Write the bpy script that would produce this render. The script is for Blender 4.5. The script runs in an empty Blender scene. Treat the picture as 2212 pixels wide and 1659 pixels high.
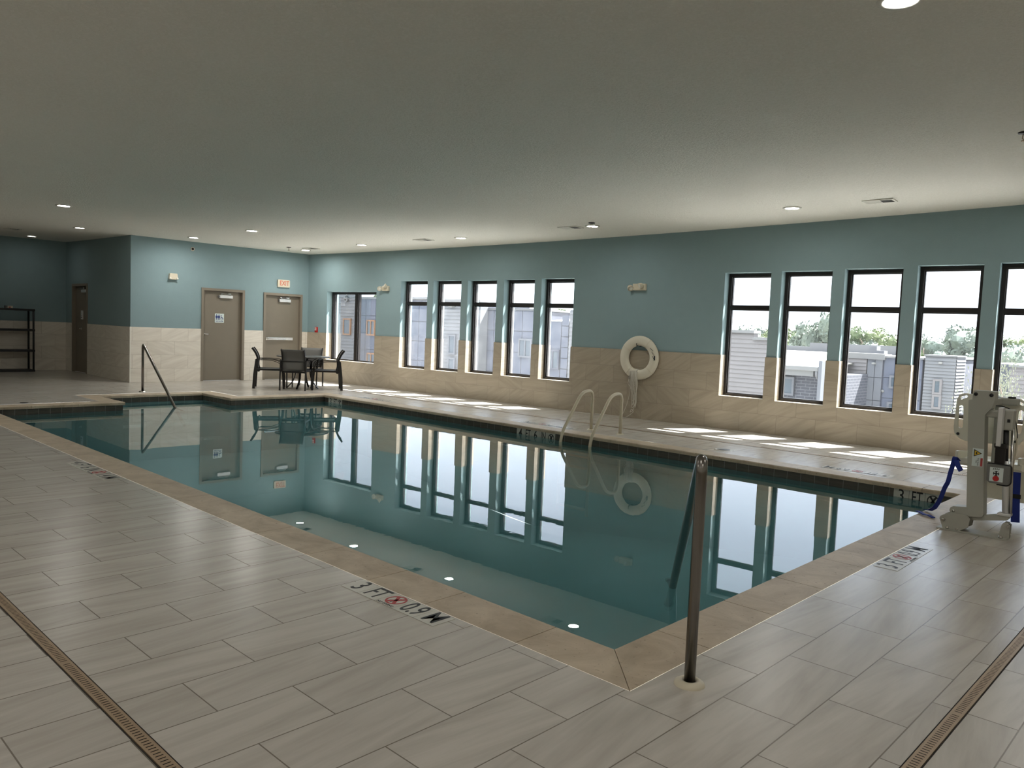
import bpy, bmesh, math, random
from mathutils import Vector, Matrix
random.seed(7)
PI = math.pi
sc = bpy.context.scene
COL = sc.collection

# ------------------------------------------------------------------ place
W, L1, L2, Y1, Y2, CW = 5.942, 11.758, 12.952, 2.03, 3.914, 0.3165   # pool
ZW = -0.135                                                           # water level
XD, XF, YC = -15.745, -20.01, 3.571                                   # door wall, far wall, side wall
XR, YN = 4.2, -5.2
E = Vector((1, .06914, 0)).normalized(); N = Vector((-E.y, E.x, 0)); O = Vector((0, 9.0552, 0))
def Hc(x):
    t = (x + 5) / 10
    return 3.279 + .1929 * t + .1198 * t * t
def wp(s, d, z):
    return O + E * s + N * d + Vector((0, 0, z))

# ------------------------------------------------------------------ materials
def new_mat(name):
    m = bpy.data.materials.new(name); m.use_nodes = True
    nt = m.node_tree
    return m, nt, nt.nodes['Principled BSDF'], nt.nodes['Material Output']
def nd(nt, typ, **kw):
    n = nt.nodes.new(typ)
    for k, v in kw.items():
        if hasattr(n, k) and k not in n.inputs: setattr(n, k, v)
        else: n.inputs[k].default_value = v
    return n
def lk(nt, a, b): nt.links.new(a, b)
def math_n(nt, op, a, b=None):
    n = nt.nodes.new('ShaderNodeMath'); n.operation = op
    for i, v in enumerate((a, b)):
        if v is None: continue
        if isinstance(v, (int, float)): n.inputs[i].default_value = v
        else: nt.links.new(v, n.inputs[i])
    return n.outputs[0]
def mixc(nt, fac, a, b, blend='MIX'):
    n = nt.nodes.new('ShaderNodeMix'); n.data_type = 'RGBA'; n.blend_type = blend
    for i, v in ((0, fac), (6, a), (7, b)):
        if isinstance(v, (int, float)): n.inputs[i].default_value = v
        elif isinstance(v, tuple): n.inputs[i].default_value = (*v, 1)
        else: nt.links.new(v, n.inputs[i])
    return n.outputs[2]

def simple(name, col, rough=.5, metal=0., vary=.06, scale=6., bump=0., bscale=60., spec=.5, trans=0.):
    m, nt, b, out = new_mat(name)
    tc = nd(nt, 'ShaderNodeTexCoord')
    nz = nd(nt, 'ShaderNodeTexNoise', Scale=scale, Detail=4.)
    lk(nt, tc.outputs['Object'], nz.inputs['Vector'])
    lo = tuple(c * (1 - vary) for c in col); hi = tuple(min(1, c * (1 + vary)) for c in col)
    lk(nt, mixc(nt, nz.outputs['Fac'], lo, hi), b.inputs['Base Color'])
    b.inputs['Roughness'].default_value = rough; b.inputs['Metallic'].default_value = metal
    b.inputs['Specular IOR Level'].default_value = spec
    if bump:
        n2 = nd(nt, 'ShaderNodeTexNoise', Scale=bscale, Detail=3.)
        lk(nt, tc.outputs['Object'], n2.inputs['Vector'])
        bp = nd(nt, 'ShaderNodeBump', Strength=bump, Distance=.01)
        lk(nt, n2.outputs['Fac'], bp.inputs['Height']); lk(nt, bp.outputs[0], b.inputs['Normal'])
    return m

def tile_mat(name, axes, off, bw, rh, mortar, base, dark, grout, rough, vein=.5, vscale=1.0, spec=.5):
    m, nt, b, out = new_mat(name)
    tc = nd(nt, 'ShaderNodeTexCoord'); sp = nd(nt, 'ShaderNodeSeparateXYZ')
    lk(nt, tc.outputs['Object'], sp.inputs[0])
    def axis(a):
        if len(a) == 1: return sp.outputs['XYZ'.index(a)]
        return math_n(nt, 'ADD', sp.outputs['XYZ'.index(a[0])], sp.outputs['XYZ'.index(a[1])])
    u = math_n(nt, 'ADD', axis(axes[0]), off[0]); v = math_n(nt, 'ADD', axis(axes[1]), off[1])
    cb = nd(nt, 'ShaderNodeCombineXYZ'); lk(nt, u, cb.inputs[0]); lk(nt, v, cb.inputs[1])
    br = nd(nt, 'ShaderNodeTexBrick'); br.offset = .5; br.offset_frequency = 2; br.squash_frequency = 2
    br.inputs['Scale'].default_value = 1; br.inputs['Mortar Size'].default_value = mortar
    br.inputs['Mortar Smooth'].default_value = .1; br.inputs['Bias'].default_value = 0
    br.inputs['Brick Width'].default_value = bw; br.inputs['Row Height'].default_value = rh
    br.inputs['Color1'].default_value = (0, 0, 0, 1); br.inputs['Color2'].default_value = (1, 1, 1, 1)
    br.inputs['Mortar'].default_value = (0, 0, 0, 1)
    lk(nt, cb.outputs[0], br.inputs['Vector'])
    rnd = nd(nt, 'ShaderNodeSeparateColor'); lk(nt, br.outputs['Color'], rnd.inputs[0]); r = rnd.outputs[0]
    # veins: long streaks, each tile cut from another place and at another angle
    ang = math_n(nt, 'MULTIPLY', math_n(nt, 'SUBTRACT', r, .45), vein)
    rot = nd(nt, 'ShaderNodeVectorRotate'); rot.rotation_type = 'Z_AXIS'
    lk(nt, cb.outputs[0], rot.inputs['Vector']); lk(nt, ang, rot.inputs['Angle'])
    sc_ = nd(nt, 'ShaderNodeVectorMath'); sc_.operation = 'MULTIPLY'; sc_.inputs[1].default_value = (1.1 * vscale, 11 * vscale, 1)
    lk(nt, rot.outputs[0], sc_.inputs[0])
    ad = nd(nt, 'ShaderNodeVectorMath'); ad.operation = 'ADD'; lk(nt, sc_.outputs[0], ad.inputs[0])
    c3 = nd(nt, 'ShaderNodeCombineXYZ'); lk(nt, math_n(nt, 'MULTIPLY', r, 37.), c3.inputs[0]); lk(nt, math_n(nt, 'MULTIPLY', r, 91.), c3.inputs[2])
    lk(nt, c3.outputs[0], ad.inputs[1])
    nz = nd(nt, 'ShaderNodeTexNoise', Scale=1., Detail=5., Roughness=.6, Distortion=.25); lk(nt, ad.outputs[0], nz.inputs['Vector'])
    rp = nd(nt, 'ShaderNodeValToRGB'); rp.color_ramp.elements[0].position = .3; rp.color_ramp.elements[1].position = .62
    rp.color_ramp.elements[0].color = (*dark, 1); rp.color_ramp.elements[1].color = (*base, 1)
    lk(nt, nz.outputs['Fac'], rp.inputs[0])
    tint = mixc(nt, math_n(nt, 'MULTIPLY', r, .22), rp.outputs[0], tuple(c * .72 for c in base))
    lk(nt, mixc(nt, br.outputs['Fac'], tint, grout), b.inputs['Base Color'])
    b.inputs['Roughness'].default_value = rough; b.inputs['Specular IOR Level'].default_value = spec
    bp = nd(nt, 'ShaderNodeBump', Strength=.5, Distance=.002); bp.invert = True
    lk(nt, br.outputs['Fac'], bp.inputs['Height']); lk(nt, bp.outputs[0], b.inputs['Normal'])
    return m

M = {}
M['deck'] = tile_mat('deck_tile', ('Y', 'X'), (-.26, .02), .64, .314, .0028, (.55, .515, .465), (.42, .385, .34), (.19, .165, .135), .27, vein=.35, vscale=1.1, spec=.5)
M['tile_shaded'] = tile_mat('wall_tile', ('XY', 'Z'), (4.59 - .3063, 0.0), .6126, .306, .002, (.45, .39, .305), (.36, .305, .23), (.25, .21, .16), .45, vein=1.5, vscale=1.15)  # darker copy of the wainscot tile; window wall's shade put into its colour
M['tile_lit'] = tile_mat('door_wall_tile', ('XY', 'Z'), (-3.909 - .3063, 0.0), .6126, .306, .002, (.82, .77, .68), (.69, .63, .545), (.42, .37, .30), .45, vein=1.2, vscale=1.15)  # lighter copy of the same tile; end wall's daylight put into its colour
M['band'] = tile_mat('pool_band_tile', ('XY', 'Z'), (0.0, .2), .165, .165, .003, (.105, .095, .078), (.07, .064, .053), (.24, .235, .215), .25, vein=.4, vscale=3)
bk = M['band'].node_tree.nodes
for n_ in bk:
    if n_.type == 'TEX_BRICK': n_.offset = 0
M['blue'] = simple('blue_wall_paint', (.255, .355, .375), .75, bump=.35, bscale=90, vary=.03, spec=.25)
M['cream'] = simple('cream_bounce_paint', (.82, .80, .74), .8, bump=.3, bscale=90, vary=.02, spec=.2)  # unseen walls coloured pale to bounce light onto near floor and ceiling
M['ceil'] = None
def ceiling_mat():
    m, nt, b, out = new_mat('knockdown_ceiling')
    tc = nd(nt, 'ShaderNodeTexCoord')
    n1 = nd(nt, 'ShaderNodeTexNoise', Scale=42., Detail=5., Roughness=.62, Distortion=.6); lk(nt, tc.outputs['Object'], n1.inputs['Vector'])
    n2 = nd(nt, 'ShaderNodeTexNoise', Scale=1.3, Detail=3.); lk(nt, tc.outputs['Object'], n2.inputs['Vector'])
    r1 = nd(nt, 'ShaderNodeValToRGB'); r1.color_ramp.elements[0].position = .42; r1.color_ramp.elements[1].position = .6
    lk(nt, n1.outputs['Fac'], r1.inputs[0])
    c = mixc(nt, n2.outputs['Fac'], (.86, .84, .76), (.92, .90, .83))
    lk(nt, mixc(nt, r1.outputs[0], c, (.93, .91, .84)), b.inputs['Base Color'])
    b.inputs['Roughness'].default_value = .9; b.inputs['Specular IOR Level'].default_value = .15
    bp = nd(nt, 'ShaderNodeBump', Strength=.6, Distance=.012); lk(nt, r1.outputs[0], bp.inputs['Height']); lk(nt, bp.outputs[0], b.inputs['Normal'])
    return m
M['ceil'] = ceiling_mat()
def stone_mat():
    m, nt, b, out = new_mat('travertine_coping')
    tc = nd(nt, 'ShaderNodeTexCoord')
    n1 = nd(nt, 'ShaderNodeTexNoise', Scale=3.2, Detail=7., Roughness=.65, Distortion=.8); lk(nt, tc.outputs['Object'], n1.inputs['Vector'])
    n2 = nd(nt, 'ShaderNodeTexNoise', Scale=38., Detail=4.); lk(nt, tc.outputs['Object'], n2.inputs['Vector'])
    r = nd(nt, 'ShaderNodeValToRGB'); r.color_ramp.elements[0].position = .3; r.color_ramp.elements[1].position = .7
    r.color_ramp.elements[0].color = (.37, .29, .20, 1); r.color_ramp.elements[1].color = (.60, .50, .375, 1)
    lk(nt, n1.outputs['Fac'], r.inputs[0])
    r2 = nd(nt, 'ShaderNodeValToRGB'); r2.color_ramp.elements[0].position = .28; r2.color_ramp.elements[1].position = .36
    lk(nt, n2.outputs['Fac'], r2.inputs[0])
    lk(nt, mixc(nt, r2.outputs[0], (.28, .22, .15), r.outputs[0]), b.inputs['Base Color'])
    b.inputs['Roughness'].default_value = .5
    bp = nd(nt, 'ShaderNodeBump', Strength=.3, Distance=.003); lk(nt, n2.outputs['Fac'], bp.inputs['Height']); lk(nt, bp.outputs[0], b.inputs['Normal'])
    return m
M['stone'] = stone_mat()
M['joint2'] = simple('dark_mortar', (.06, .05, .04), .9)
M['plaster'] = simple('pool_plaster', (.36, .56, .57), .8, vary=.08, scale=2)
def water_mat():
    m, nt, b, out = new_mat('pool_water')
    tc = nd(nt, 'ShaderNodeTexCoord')
    n1 = nd(nt, 'ShaderNodeTexNoise', Scale=2.2, Detail=2.); lk(nt, tc.outputs['Object'], n1.inputs['Vector'])
    n2 = nd(nt, 'ShaderNodeTexNoise', Scale=.35, Detail=1.); lk(nt, tc.outputs['Object'], n2.inputs['Vector'])
    rp = nd(nt, 'ShaderNodeValToRGB'); rp.color_ramp.elements[0].position = .5; rp.color_ramp.elements[1].position = .75
    lk(nt, n2.outputs['Fac'], rp.inputs[0])
    n3 = nd(nt, 'ShaderNodeTexNoise', Scale=14., Detail=2.); lk(nt, tc.outputs['Object'], n3.inputs['Vector'])
    h = math_n(nt, 'ADD', math_n(nt, 'MULTIPLY', n1.outputs['Fac'], .35), math_n(nt, 'MULTIPLY', math_n(nt, 'MULTIPLY', n3.outputs['Fac'], rp.outputs[0]), .22))
    bp = nd(nt, 'ShaderNodeBump', Strength=1., Distance=.0006); lk(nt, h, bp.inputs['Height'])
    g = nd(nt, 'ShaderNodeBsdfGlossy', Roughness=.0); g.inputs['Color'].default_value = (1, 1, 1, 1)
    t = nd(nt, 'ShaderNodeBsdfRefraction', Roughness=0., IOR=1.333); t.inputs['Color'].default_value = (.66, .85, .89, 1)
    fr = nd(nt, 'ShaderNodeFresnel', IOR=1.333)
    for q in (g, t, fr): lk(nt, bp.outputs[0], q.inputs['Normal'])
    mx = nd(nt, 'ShaderNodeMixShader'); lk(nt, fr.outputs[0], mx.inputs[0]); lk(nt, t.outputs[0], mx.inputs[1]); lk(nt, g.outputs[0], mx.inputs[2])
    # light through the surface, so lamps and sky reach the basin
    tr = nd(nt, 'ShaderNodeBsdfTransparent'); tr.inputs['Color'].default_value = (.66, .85, .89, 1)
    mx2 = nd(nt, 'ShaderNodeMixShader', Fac=.35)
    mx3 = nd(nt, 'ShaderNodeMixShader')
    lk(nt, t.outputs[0], mx2.inputs[1]); lk(nt, tr.outputs[0], mx2.inputs[2])
    lk(nt, fr.outputs[0], mx3.inputs[0]); lk(nt, mx2.outputs[0], mx3.inputs[1]); lk(nt, g.outputs[0], mx3.inputs[2])
    lk(nt, mx3.outputs[0], out.inputs['Surface'])
    return m
M['water'] = water_mat()
def pane_mat(name, haze):
    m, nt, b, out = new_mat(name)
    tc = nd(nt, 'ShaderNodeTexCoord')
    n1 = nd(nt, 'ShaderNodeTexNoise', Scale=3.5, Detail=5., Roughness=.6); lk(nt, tc.outputs['Object'], n1.inputs['Vector'])
    tr = nd(nt, 'ShaderNodeBsdfTransparent'); tr.inputs['Color'].default_value = (.93, .95, .96, 1)
    df = nd(nt, 'ShaderNodeBsdfTranslucent'); df.inputs['Color'].default_value = (.9, .92, .96, 1)
    gl = nd(nt, 'ShaderNodeBsdfGlossy', Roughness=.02)
    fr = nd(nt, 'ShaderNodeFresnel', IOR=1.3)
    m1 = nd(nt, 'ShaderNodeMixShader'); lk(nt, math_n(nt, 'MULTIPLY', n1.outputs['Fac'], haze), m1.inputs[0])
    lk(nt, tr.outputs[0], m1.inputs[1]); lk(nt, df.outputs[0], m1.inputs[2])
    m2 = nd(nt, 'ShaderNodeMixShader'); lk(nt, math_n(nt, 'MULTIPLY', fr.outputs[0], .5), m2.inputs[0]); lk(nt, m1.outputs[0], m2.inputs[1]); lk(nt, gl.outputs[0], m2.inputs[2])
    lk(nt, m2.outputs[0], out.inputs['Surface'])
    return m
M['pane'] = pane_mat('clear_window_glass', .008)
M['pane_fog'] = pane_mat('fogged_window_glass', .03)
def emis(name, col, s):
    m, nt, b, out = new_mat(name)
    b.inputs['Base Color'].default_value = (*col, 1); b.inputs['Emission Color'].default_value = (*col, 1); b.inputs['Emission Strength'].default_value = s
    return m
M['lens_dim'] = emis('dim_lit_lens', (1, .97, .92), 9)
M['lens'] = emis('lit_lens', (1, .97, .92), 44)
M['lens_bright'] = emis('bright_lit_lens', (1, .97, .92), 105)
M['white'] = simple('white_plastic', (.72, .70, .62), .45)
M['offwhite'] = simple('cream_plastic', (.66, .60, .47), .5)
M['trimw'] = simple('white_tile_edge', (.85, .82, .74), .4)
M['bronze'] = simple('dark_bronze_frame', (.010, .007, .006), .45)
M['steel'] = simple('brushed_steel', (.55, .53, .50), .22, 1., vary=.05)
M['rail'] = simple('handrail_steel', (.24, .225, .21), .22, 1., vary=.08)
M['chrome'] = simple('chrome', (.8, .8, .8), .12, 1.)
M['alu'] = simple('aluminium', (.78, .78, .78), .4, .6)
M['ladder'] = simple('ladder_tube', (.66, .60, .46), .3)
M['taupe'] = simple('taupe_door_paint', (.215, .185, .142), .5, vary=.04)
M['taupe2'] = simple('taupe_frame_paint', (.235, .20, .155), .5, vary=.04)
M['black'] = simple('black_metal', (.012, .011, .010), .45)
M['blackp'] = simple('black_plastic', (.012, .012, .013), .5)
M['ink'] = simple('black_ink', (.012, .013, .016), .5)
M['sling'] = simple('grey_sling_mesh', (.13, .128, .12), .7, vary=.15, scale=300)
M['slate'] = simple('dark_table_top', (.09, .085, .08), .25)
M['liftw'] = simple('lift_enamel', (.42, .42, .37), .45, bump=.08, bscale=400)
M['seatw'] = simple('lift_seat_plastic', (.82, .80, .68), .4)
M['grey'] = simple('grey_plastic', (.17, .17, .16), .5)
M['brass'] = simple('drain_brass', (.40, .29, .19), .38, .35, vary=.12, scale=20)
M['slot'] = simple('drain_slot', (.015, .012, .01), .8)
M['red'] = simple('red_enamel', (.48, .02, .02), .4)
M['redink'] = simple('red_ink', (.42, .05, .05), .5)
M['exitred'] = simple('faded_red_letter', (.60, .17, .10), .5)
M['navy'] = simple('navy_ink', (.03, .05, .20), .5)
M['strap'] = simple('blue_webbing', (.012, .035, .28), .7, vary=.2, scale=40)
M['marker'] = simple('marker_tile', (.54, .525, .47), .3, vary=.04)
M['signw'] = simple('sign_face', (.70, .78, .76), .4)
M['yellow'] = simple('warning_yellow', (.75, .50, .03), .5)
M['rope'] = simple('white_rope', (.72, .69, .62), .8, bump=.4, bscale=300)
M['buoy'] = simple('buoy_shell', (.70, .66, .55), .45, vary=.04)
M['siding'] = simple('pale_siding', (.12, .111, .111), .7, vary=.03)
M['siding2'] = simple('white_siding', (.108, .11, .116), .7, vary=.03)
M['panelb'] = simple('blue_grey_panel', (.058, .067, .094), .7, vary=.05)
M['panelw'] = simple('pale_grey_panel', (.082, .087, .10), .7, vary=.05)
M['joint'] = simple('panel_joint', (.04, .045, .065), .8)
M['roofw'] = simple('white_roof_membrane', (.25, .245, .23), .6, vary=.03)
M['parapet'] = simple('parapet_metal', (.11, .11, .11), .5)
M['wood'] = simple('orange_trim', (.18, .08, .028), .6)
M['glassd'] = simple('dark_far_glass', (.05, .065, .08), .12)
M['redroof'] = simple('red_roof', (.17, .075, .07), .7)
M['ground'] = simple('pale_pavement', (.36, .355, .34), .9, vary=.2, scale=.4)
M['bark'] = simple('tree_bark', (.16, .12, .09), .9, vary=.2)
def leafm(n, a, b_):
    m, nt, b, out = new_mat(n)
    tc = nd(nt, 'ShaderNodeTexCoord'); nz = nd(nt, 'ShaderNodeTexNoise', Scale=2.5, Detail=4.); lk(nt, tc.outputs['Object'], nz.inputs['Vector'])
    r = nd(nt, 'ShaderNodeValToRGB'); r.color_ramp.elements[0].position = .35; r.color_ramp.elements[1].position = .65
    r.color_ramp.elements[0].color = (*a, 1); r.color_ramp.elements[1].color = (*b_, 1); lk(nt, nz.outputs['Fac'], r.inputs[0])
    lk(nt, r.outputs[0], b.inputs['Base Color']); b.inputs['Roughness'].default_value = .7
    return m
M['leaf'] = leafm('green_leaves', (.055, .085, .04), (.13, .155, .06))
M['leaf2'] = leafm('blue_green_leaves', (.068, .092, .078), (.115, .14, .10))
M['leaf3'] = leafm('pale_leaves', (.10, .11, .075), (.18, .18, .12))
M['brickm'] = tile_mat('dark_brick', ('XY', 'Z'), (0, 0), .3, .1, .012, (.04, .043, .057), (.03, .033, .043), (.085, .088, .10), .8, vein=.2)
M['brickr'] = tile_mat('orange_brick', ('XY', 'Z'), (0, 0), .3, .12, .012, (.24, .12, .065), (.2, .10, .055), (.25, .2, .17), .8, vein=.2)
def coded(m):  # a little two-tone speckle for shelf clutter
    return m
# ------------------------------------------------------------------ builders
class MB:
    def __init__(s): s.bm = bmesh.new()
    def add(s, verts, faces, smooth=False):
        vs = [s.bm.verts.new(v) for v in verts]
        for f in faces:
            try:
                fc = s.bm.faces.new([vs[i] for i in f]); fc.smooth = smooth
            except ValueError: pass
        return vs
    def box(s, a, b, bev=0, mat=None, seg=2):
        x0, y0, z0 = a; x1, y1, z1 = b
        t = bmesh.new()
        vs = [t.verts.new(v) for v in [(x0,y0,z0),(x1,y0,z0),(x1,y1,z0),(x0,y1,z0),(x0,y0,z1),(x1,y0,z1),(x1,y1,z1),(x0,y1,z1)]]
        for f in [(0,3,2,1),(4,5,6,7),(0,1,5,4),(1,2,6,5),(2,3,7,6),(3,0,4,7)]: t.faces.new([vs[i] for i in f])
        if bev: bmesh.ops.bevel(t, geom=t.edges[:], offset=bev, segments=seg, affect='EDGES', profile=.5)
        s.merge(t, mat); return s
    def merge(s, t, mat=None, smooth=None):
        if mat is not None: t.transform(mat)
        mp = {}
        for v in t.verts: mp[v] = s.bm.verts.new(v.co)
        for f in t.faces:
            try:
                nf = s.bm.faces.new([mp[v] for v in f.verts]); nf.smooth = f.smooth if smooth is None else smooth
            except ValueError: pass
        t.free()
    def prism(s, outer, d0, d1, holes=(), plane='xz', mat=None, bev=0):
        """polygon with holes in a plane, extruded along the third axis"""
        t = bmesh.new(); edges = []
        def P(a, b, d): return {'xz': (a, d, b), 'yz': (d, a, b), 'xy': (a, b, d)}[plane]
        for loop in (outer, *holes):
            vs = [t.verts.new(P(a, b, d0)) for a, b in loop]
            edges += [t.edges.new((vs[i], vs[(i + 1) % len(vs)])) for i in range(len(vs))]
        if holes: bmesh.ops.triangle_fill(t, edges=edges, use_beauty=True)
        else: t.faces.new(t.verts[:])
        r = bmesh.ops.extrude_face_region(t, geom=t.faces[:])
        dv = Vector(P(0, 0, d1 - d0))
        for g in r['geom']:
            if isinstance(g, bmesh.types.BMVert): g.co += dv
        bmesh.ops.recalc_face_normals(t, faces=t.faces[:])
        s.merge(t, mat); return s
    def tube(s, pts, r, seg=12, flat=None, closed=False, up=None):
        """sweep; r may be a number or list; flat=(a,b) gives a rectangular strap of half-widths a,b"""
        pts = [Vector(p) for p in pts]; n = len(pts); rings = []
        prev = None
        for i, p in enumerate(pts):
            if closed: tg = pts[(i + 1) % n] - pts[i - 1]
            else: tg = pts[min(i + 1, n - 1)] - pts[max(i - 1, 0)]
            tg.normalize()
            if up is not None: ref = Vector(up)
            else: ref = prev if prev is not None else (Vector((0, 0, 1)) if abs(tg.z) < .9 else Vector((1, 0, 0)))
            u = ref - tg * ref.dot(tg)
            if u.length < 1e-5: u = Vector((1, 0, 0)) - tg * tg.x
            u.normalize(); v = tg.cross(u); prev = u
            rr = r[i] if isinstance(r, (list, tuple)) else r
            if flat: ring = [p + u * (a * flat[0]) + v * (b * flat[1]) for a, b in ((1, 1), (-1, 1), (-1, -1), (1, -1))]
            else: ring = [p + u * (math.cos(2 * PI * k / seg) * rr) + v * (math.sin(2 * PI * k / seg) * rr) for k in range(seg)]
            rings.append([s.bm.verts.new(q) for q in ring])
        m = len(rings[0])
        for i in range(n if closed else n - 1):
            a, b = rings[i], rings[(i + 1) % n]
            for k in range(m):
                f = s.bm.faces.new((a[k], a[(k + 1) % m], b[(k + 1) % m], b[k])); f.smooth = not flat
        if not closed:
            s.bm.faces.new(rings[0][::-1]); s.bm.faces.new(rings[-1])
        return s
    def lathe(s, prof, seg=24, mat=None, smooth=True):
        """profile of (r,z) about z"""
        t = bmesh.new(); rings = []
        for r, z in prof:
            if r < 1e-6: rings.append([t.verts.new((0, 0, z))])
            else: rings.append([t.verts.new((r * math.cos(2 * PI * k / seg), r * math.sin(2 * PI * k / seg), z)) for k in range(seg)])
        for a, b in zip(rings, rings[1:]):
            for k in range(seg):
                q = [a[k % len(a)], a[(k + 1) % len(a)], b[(k + 1) % len(b)], b[k % len(b)]]
                q = list(dict.fromkeys(q))
                if len(q) > 2:
                    try: t.faces.new(q).smooth = smooth
                    except ValueError: pass
        bmesh.ops.recalc_face_normals(t, faces=t.faces[:])
        s.merge(t, mat); return s
    def build(s, name, m, parent=None, loc=None, recalc=True):
        if recalc: bmesh.ops.recalc_face_normals(s.bm, faces=s.bm.faces[:])
        me = bpy.data.meshes.new(name); s.bm.to_mesh(me); s.bm.free()
        me.materials.append(m)
        o = bpy.data.objects.new(name, me); COL.objects.link(o)
        if parent is not None: o.parent = parent
        if loc is not None: o.location = loc
        return o
def tag(o, label, cat=None, group=None, kind=None):
    o['label'] = label
    if cat: o['category'] = cat
    if group: o['group'] = group
    if kind: o['kind'] = kind
    return o
def thing(name, label, cat, loc=(0, 0, 0), rz=0, group=None, kind=None):
    o = bpy.data.objects.new(name, None); COL.objects.link(o); o.location = loc; o.rotation_euler = (0, 0, rz)
    o.empty_display_size = .1
    return tag(o, label, cat, group, kind)
def struct(o, label): return tag(o, label, 'room', None, 'structure')
def kids(o): return [c for c in COL.objects if c.parent == o]
def copy_tree(o, parent=None):
    c = o.copy(); COL.objects.link(c)
    if parent is not None: c.parent = parent
    for ch in kids(o): copy_tree(ch, c)
    return c
WALL_RZ = math.atan2(E.y, E.x)
TEXTS = {}
def text(body, size, m, parent, name, mat, xs=1., bold=0., depth=.0006, align='CENTER'):
    cu = bpy.data.curves.new('t', 'FONT'); cu.body = body; cu.size = size; cu.align_x = align; cu.align_y = 'CENTER'
    cu.extrude = depth; cu.offset = bold; cu.resolution_u = 4
    o = bpy.data.objects.new('t', cu); COL.objects.link(o)
    bpy.context.view_layer.update()
    me = bpy.data.meshes.new_from_object(o.evaluated_get(bpy.context.evaluated_depsgraph_get()))
    bpy.data.objects.remove(o); bpy.data.curves.remove(cu)
    me.transform(mat @ Matrix.Diagonal((xs, 1, 1, 1))); me.name = name; me.materials.clear(); me.materials.append(m)
    q = bpy.data.objects.new(name, me); COL.objects.link(q); q.parent = parent
    return q
def circ(r, n=28, cx=0, cy=0, ph=0): return [(cx + r * math.cos(2 * PI * k / n + ph), cy + r * math.sin(2 * PI * k / n + ph)) for k in range(n)]
def rrect(x0, y0, x1, y1, r, n=5):
    out = []
    for cx, cy, a0 in ((x1 - r, y0 + r, -PI / 2), (x1 - r, y1 - r, 0), (x0 + r, y1 - r, PI / 2), (x0 + r, y0 + r, PI)):
        out += [(cx + r * math.cos(a0 + PI / 2 * k / n), cy + r * math.sin(a0 + PI / 2 * k / n)) for k in range(n + 1)]
    return out
def slotp(cx, cy, hw, hh, ang=0):
    r = min(hw, hh); p = rrect(-hw, -hh, hw, hh, r * .98, 4); c, s_ = math.cos(ang), math.sin(ang)
    return [(cx + a * c - b * s_, cy + a * s_ + b * c) for a, b in p]
def bend(pts, r=.08, n=6):
    """round the corners of a polyline"""
    pts = [Vector(p) for p in pts]; out = [pts[0]]
    for i in range(1, len(pts) - 1):
        a, b, c = pts[i - 1], pts[i], pts[i + 1]
        rr = min(r, (a - b).length * .48, (c - b).length * .48)
        p0 = b + (a - b).normalized() * rr; p2 = b + (c - b).normalized() * rr
        for k in range(n + 1):
            t = k / n; out.append(p0 * (1 - t) ** 2 + b * 2 * t * (1 - t) + p2 * t * t)
    out.append(pts[-1]); return out

# ------------------------------------------------------------------ cell grids (walls, floor)
def cells(us, vs, solid, P, d0, d1, mb):
    """plate with holes: faces at d0 and d1 plus reveals along the hole edges"""
    us = sorted(set(us)); vs = sorted(set(vs)); nu, nv = len(us) - 1, len(vs) - 1
    ok = lambda i, j: 0 <= i < nu and 0 <= j < nv and solid((us[i] + us[i + 1]) / 2, (vs[j] + vs[j + 1]) / 2)
    for i in range(nu):
        for j in range(nv):
            if not ok(i, j): continue
            a, b, c, d = us[i], us[i + 1], vs[j], vs[j + 1]
            mb.add([P(a, d0, c), P(b, d0, c), P(b, d0, d), P(a, d0, d)], [(0, 1, 2, 3)])
            if d1 is None: continue
            mb.add([P(a, d1, c), P(b, d1, c), P(b, d1, d), P(a, d1, d)], [(3, 2, 1, 0)])
            for di, dj, (p, q) in ((-1, 0, ((a, d), (a, c))), (1, 0, ((b, c), (b, d))), (0, -1, ((a, c), (b, c))), (0, 1, ((b, d), (a, d)))):
                if not ok(i + di, j + dj):
                    mb.add([P(p[0], d0, p[1]), P(q[0], d0, q[1]), P(q[0], d1, q[1]), P(p[0], d1, p[1])], [(0, 1, 2, 3)])
def inrect(u, v, r, g=0): return r[0] + g < u < r[1] - g and r[2] + g < v < r[3]
def wall(name, label, u0, u1, openings, O_, rz, thick, zt=3.75, tile=None, tlabel=None, tname=None, TW=1.224, paint=None):
    """local frame: x along the wall, y out of the room, z up"""
    P = lambda u, d, v: (u, d, v)
    us = [u0, u1] + [x for r in openings for x in r[:2]]; vs = [TW, zt] + [z for r in openings for z in r[2:] if TW < z < zt]
    mb = MB(); cells(us, vs, lambda u, v: not any(inrect(u, v, r) for r in openings), P, 0, thick, mb)
    o = mb.build(name, paint or M['blue'], loc=O_); o.rotation_euler.z = rz; struct(o, label)
    g = .012
    us = [u0, u1] + [x for r in openings for x in (r[0] + g, r[1] - g)]; vs = [-.05, TW] + [z + (g if z > .1 else 0) for r in openings for z in r[2:] if z < TW]
    mb = MB(); cells(us, vs, lambda u, v: not any(inrect(u, v, r, g) for r in openings), P, -.014, thick, mb)
    t = mb.build(tname, tile or M['tile_shaded'], loc=O_); t.rotation_euler.z = rz; struct(t, tlabel)
    return o
WIN = [(-14.99, -13.10, .545, 2.262), (-12.246, -11.375, .512, 2.508), (-11.19, -10.342, .519, 2.507), (-10.152, -9.338, .533, 2.503), (-9.143, -8.347, .536, 2.509), (-8.174, -7.39, .536, 2.518),
       (-4.357, -3.58, .535, 2.572), (-3.41, -2.635, .525, 2.583), (-2.458, -1.653, .512, 2.602), (-1.467, -.655, .508, 2.632), (-.468, .34, .505, 2.648)]
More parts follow.
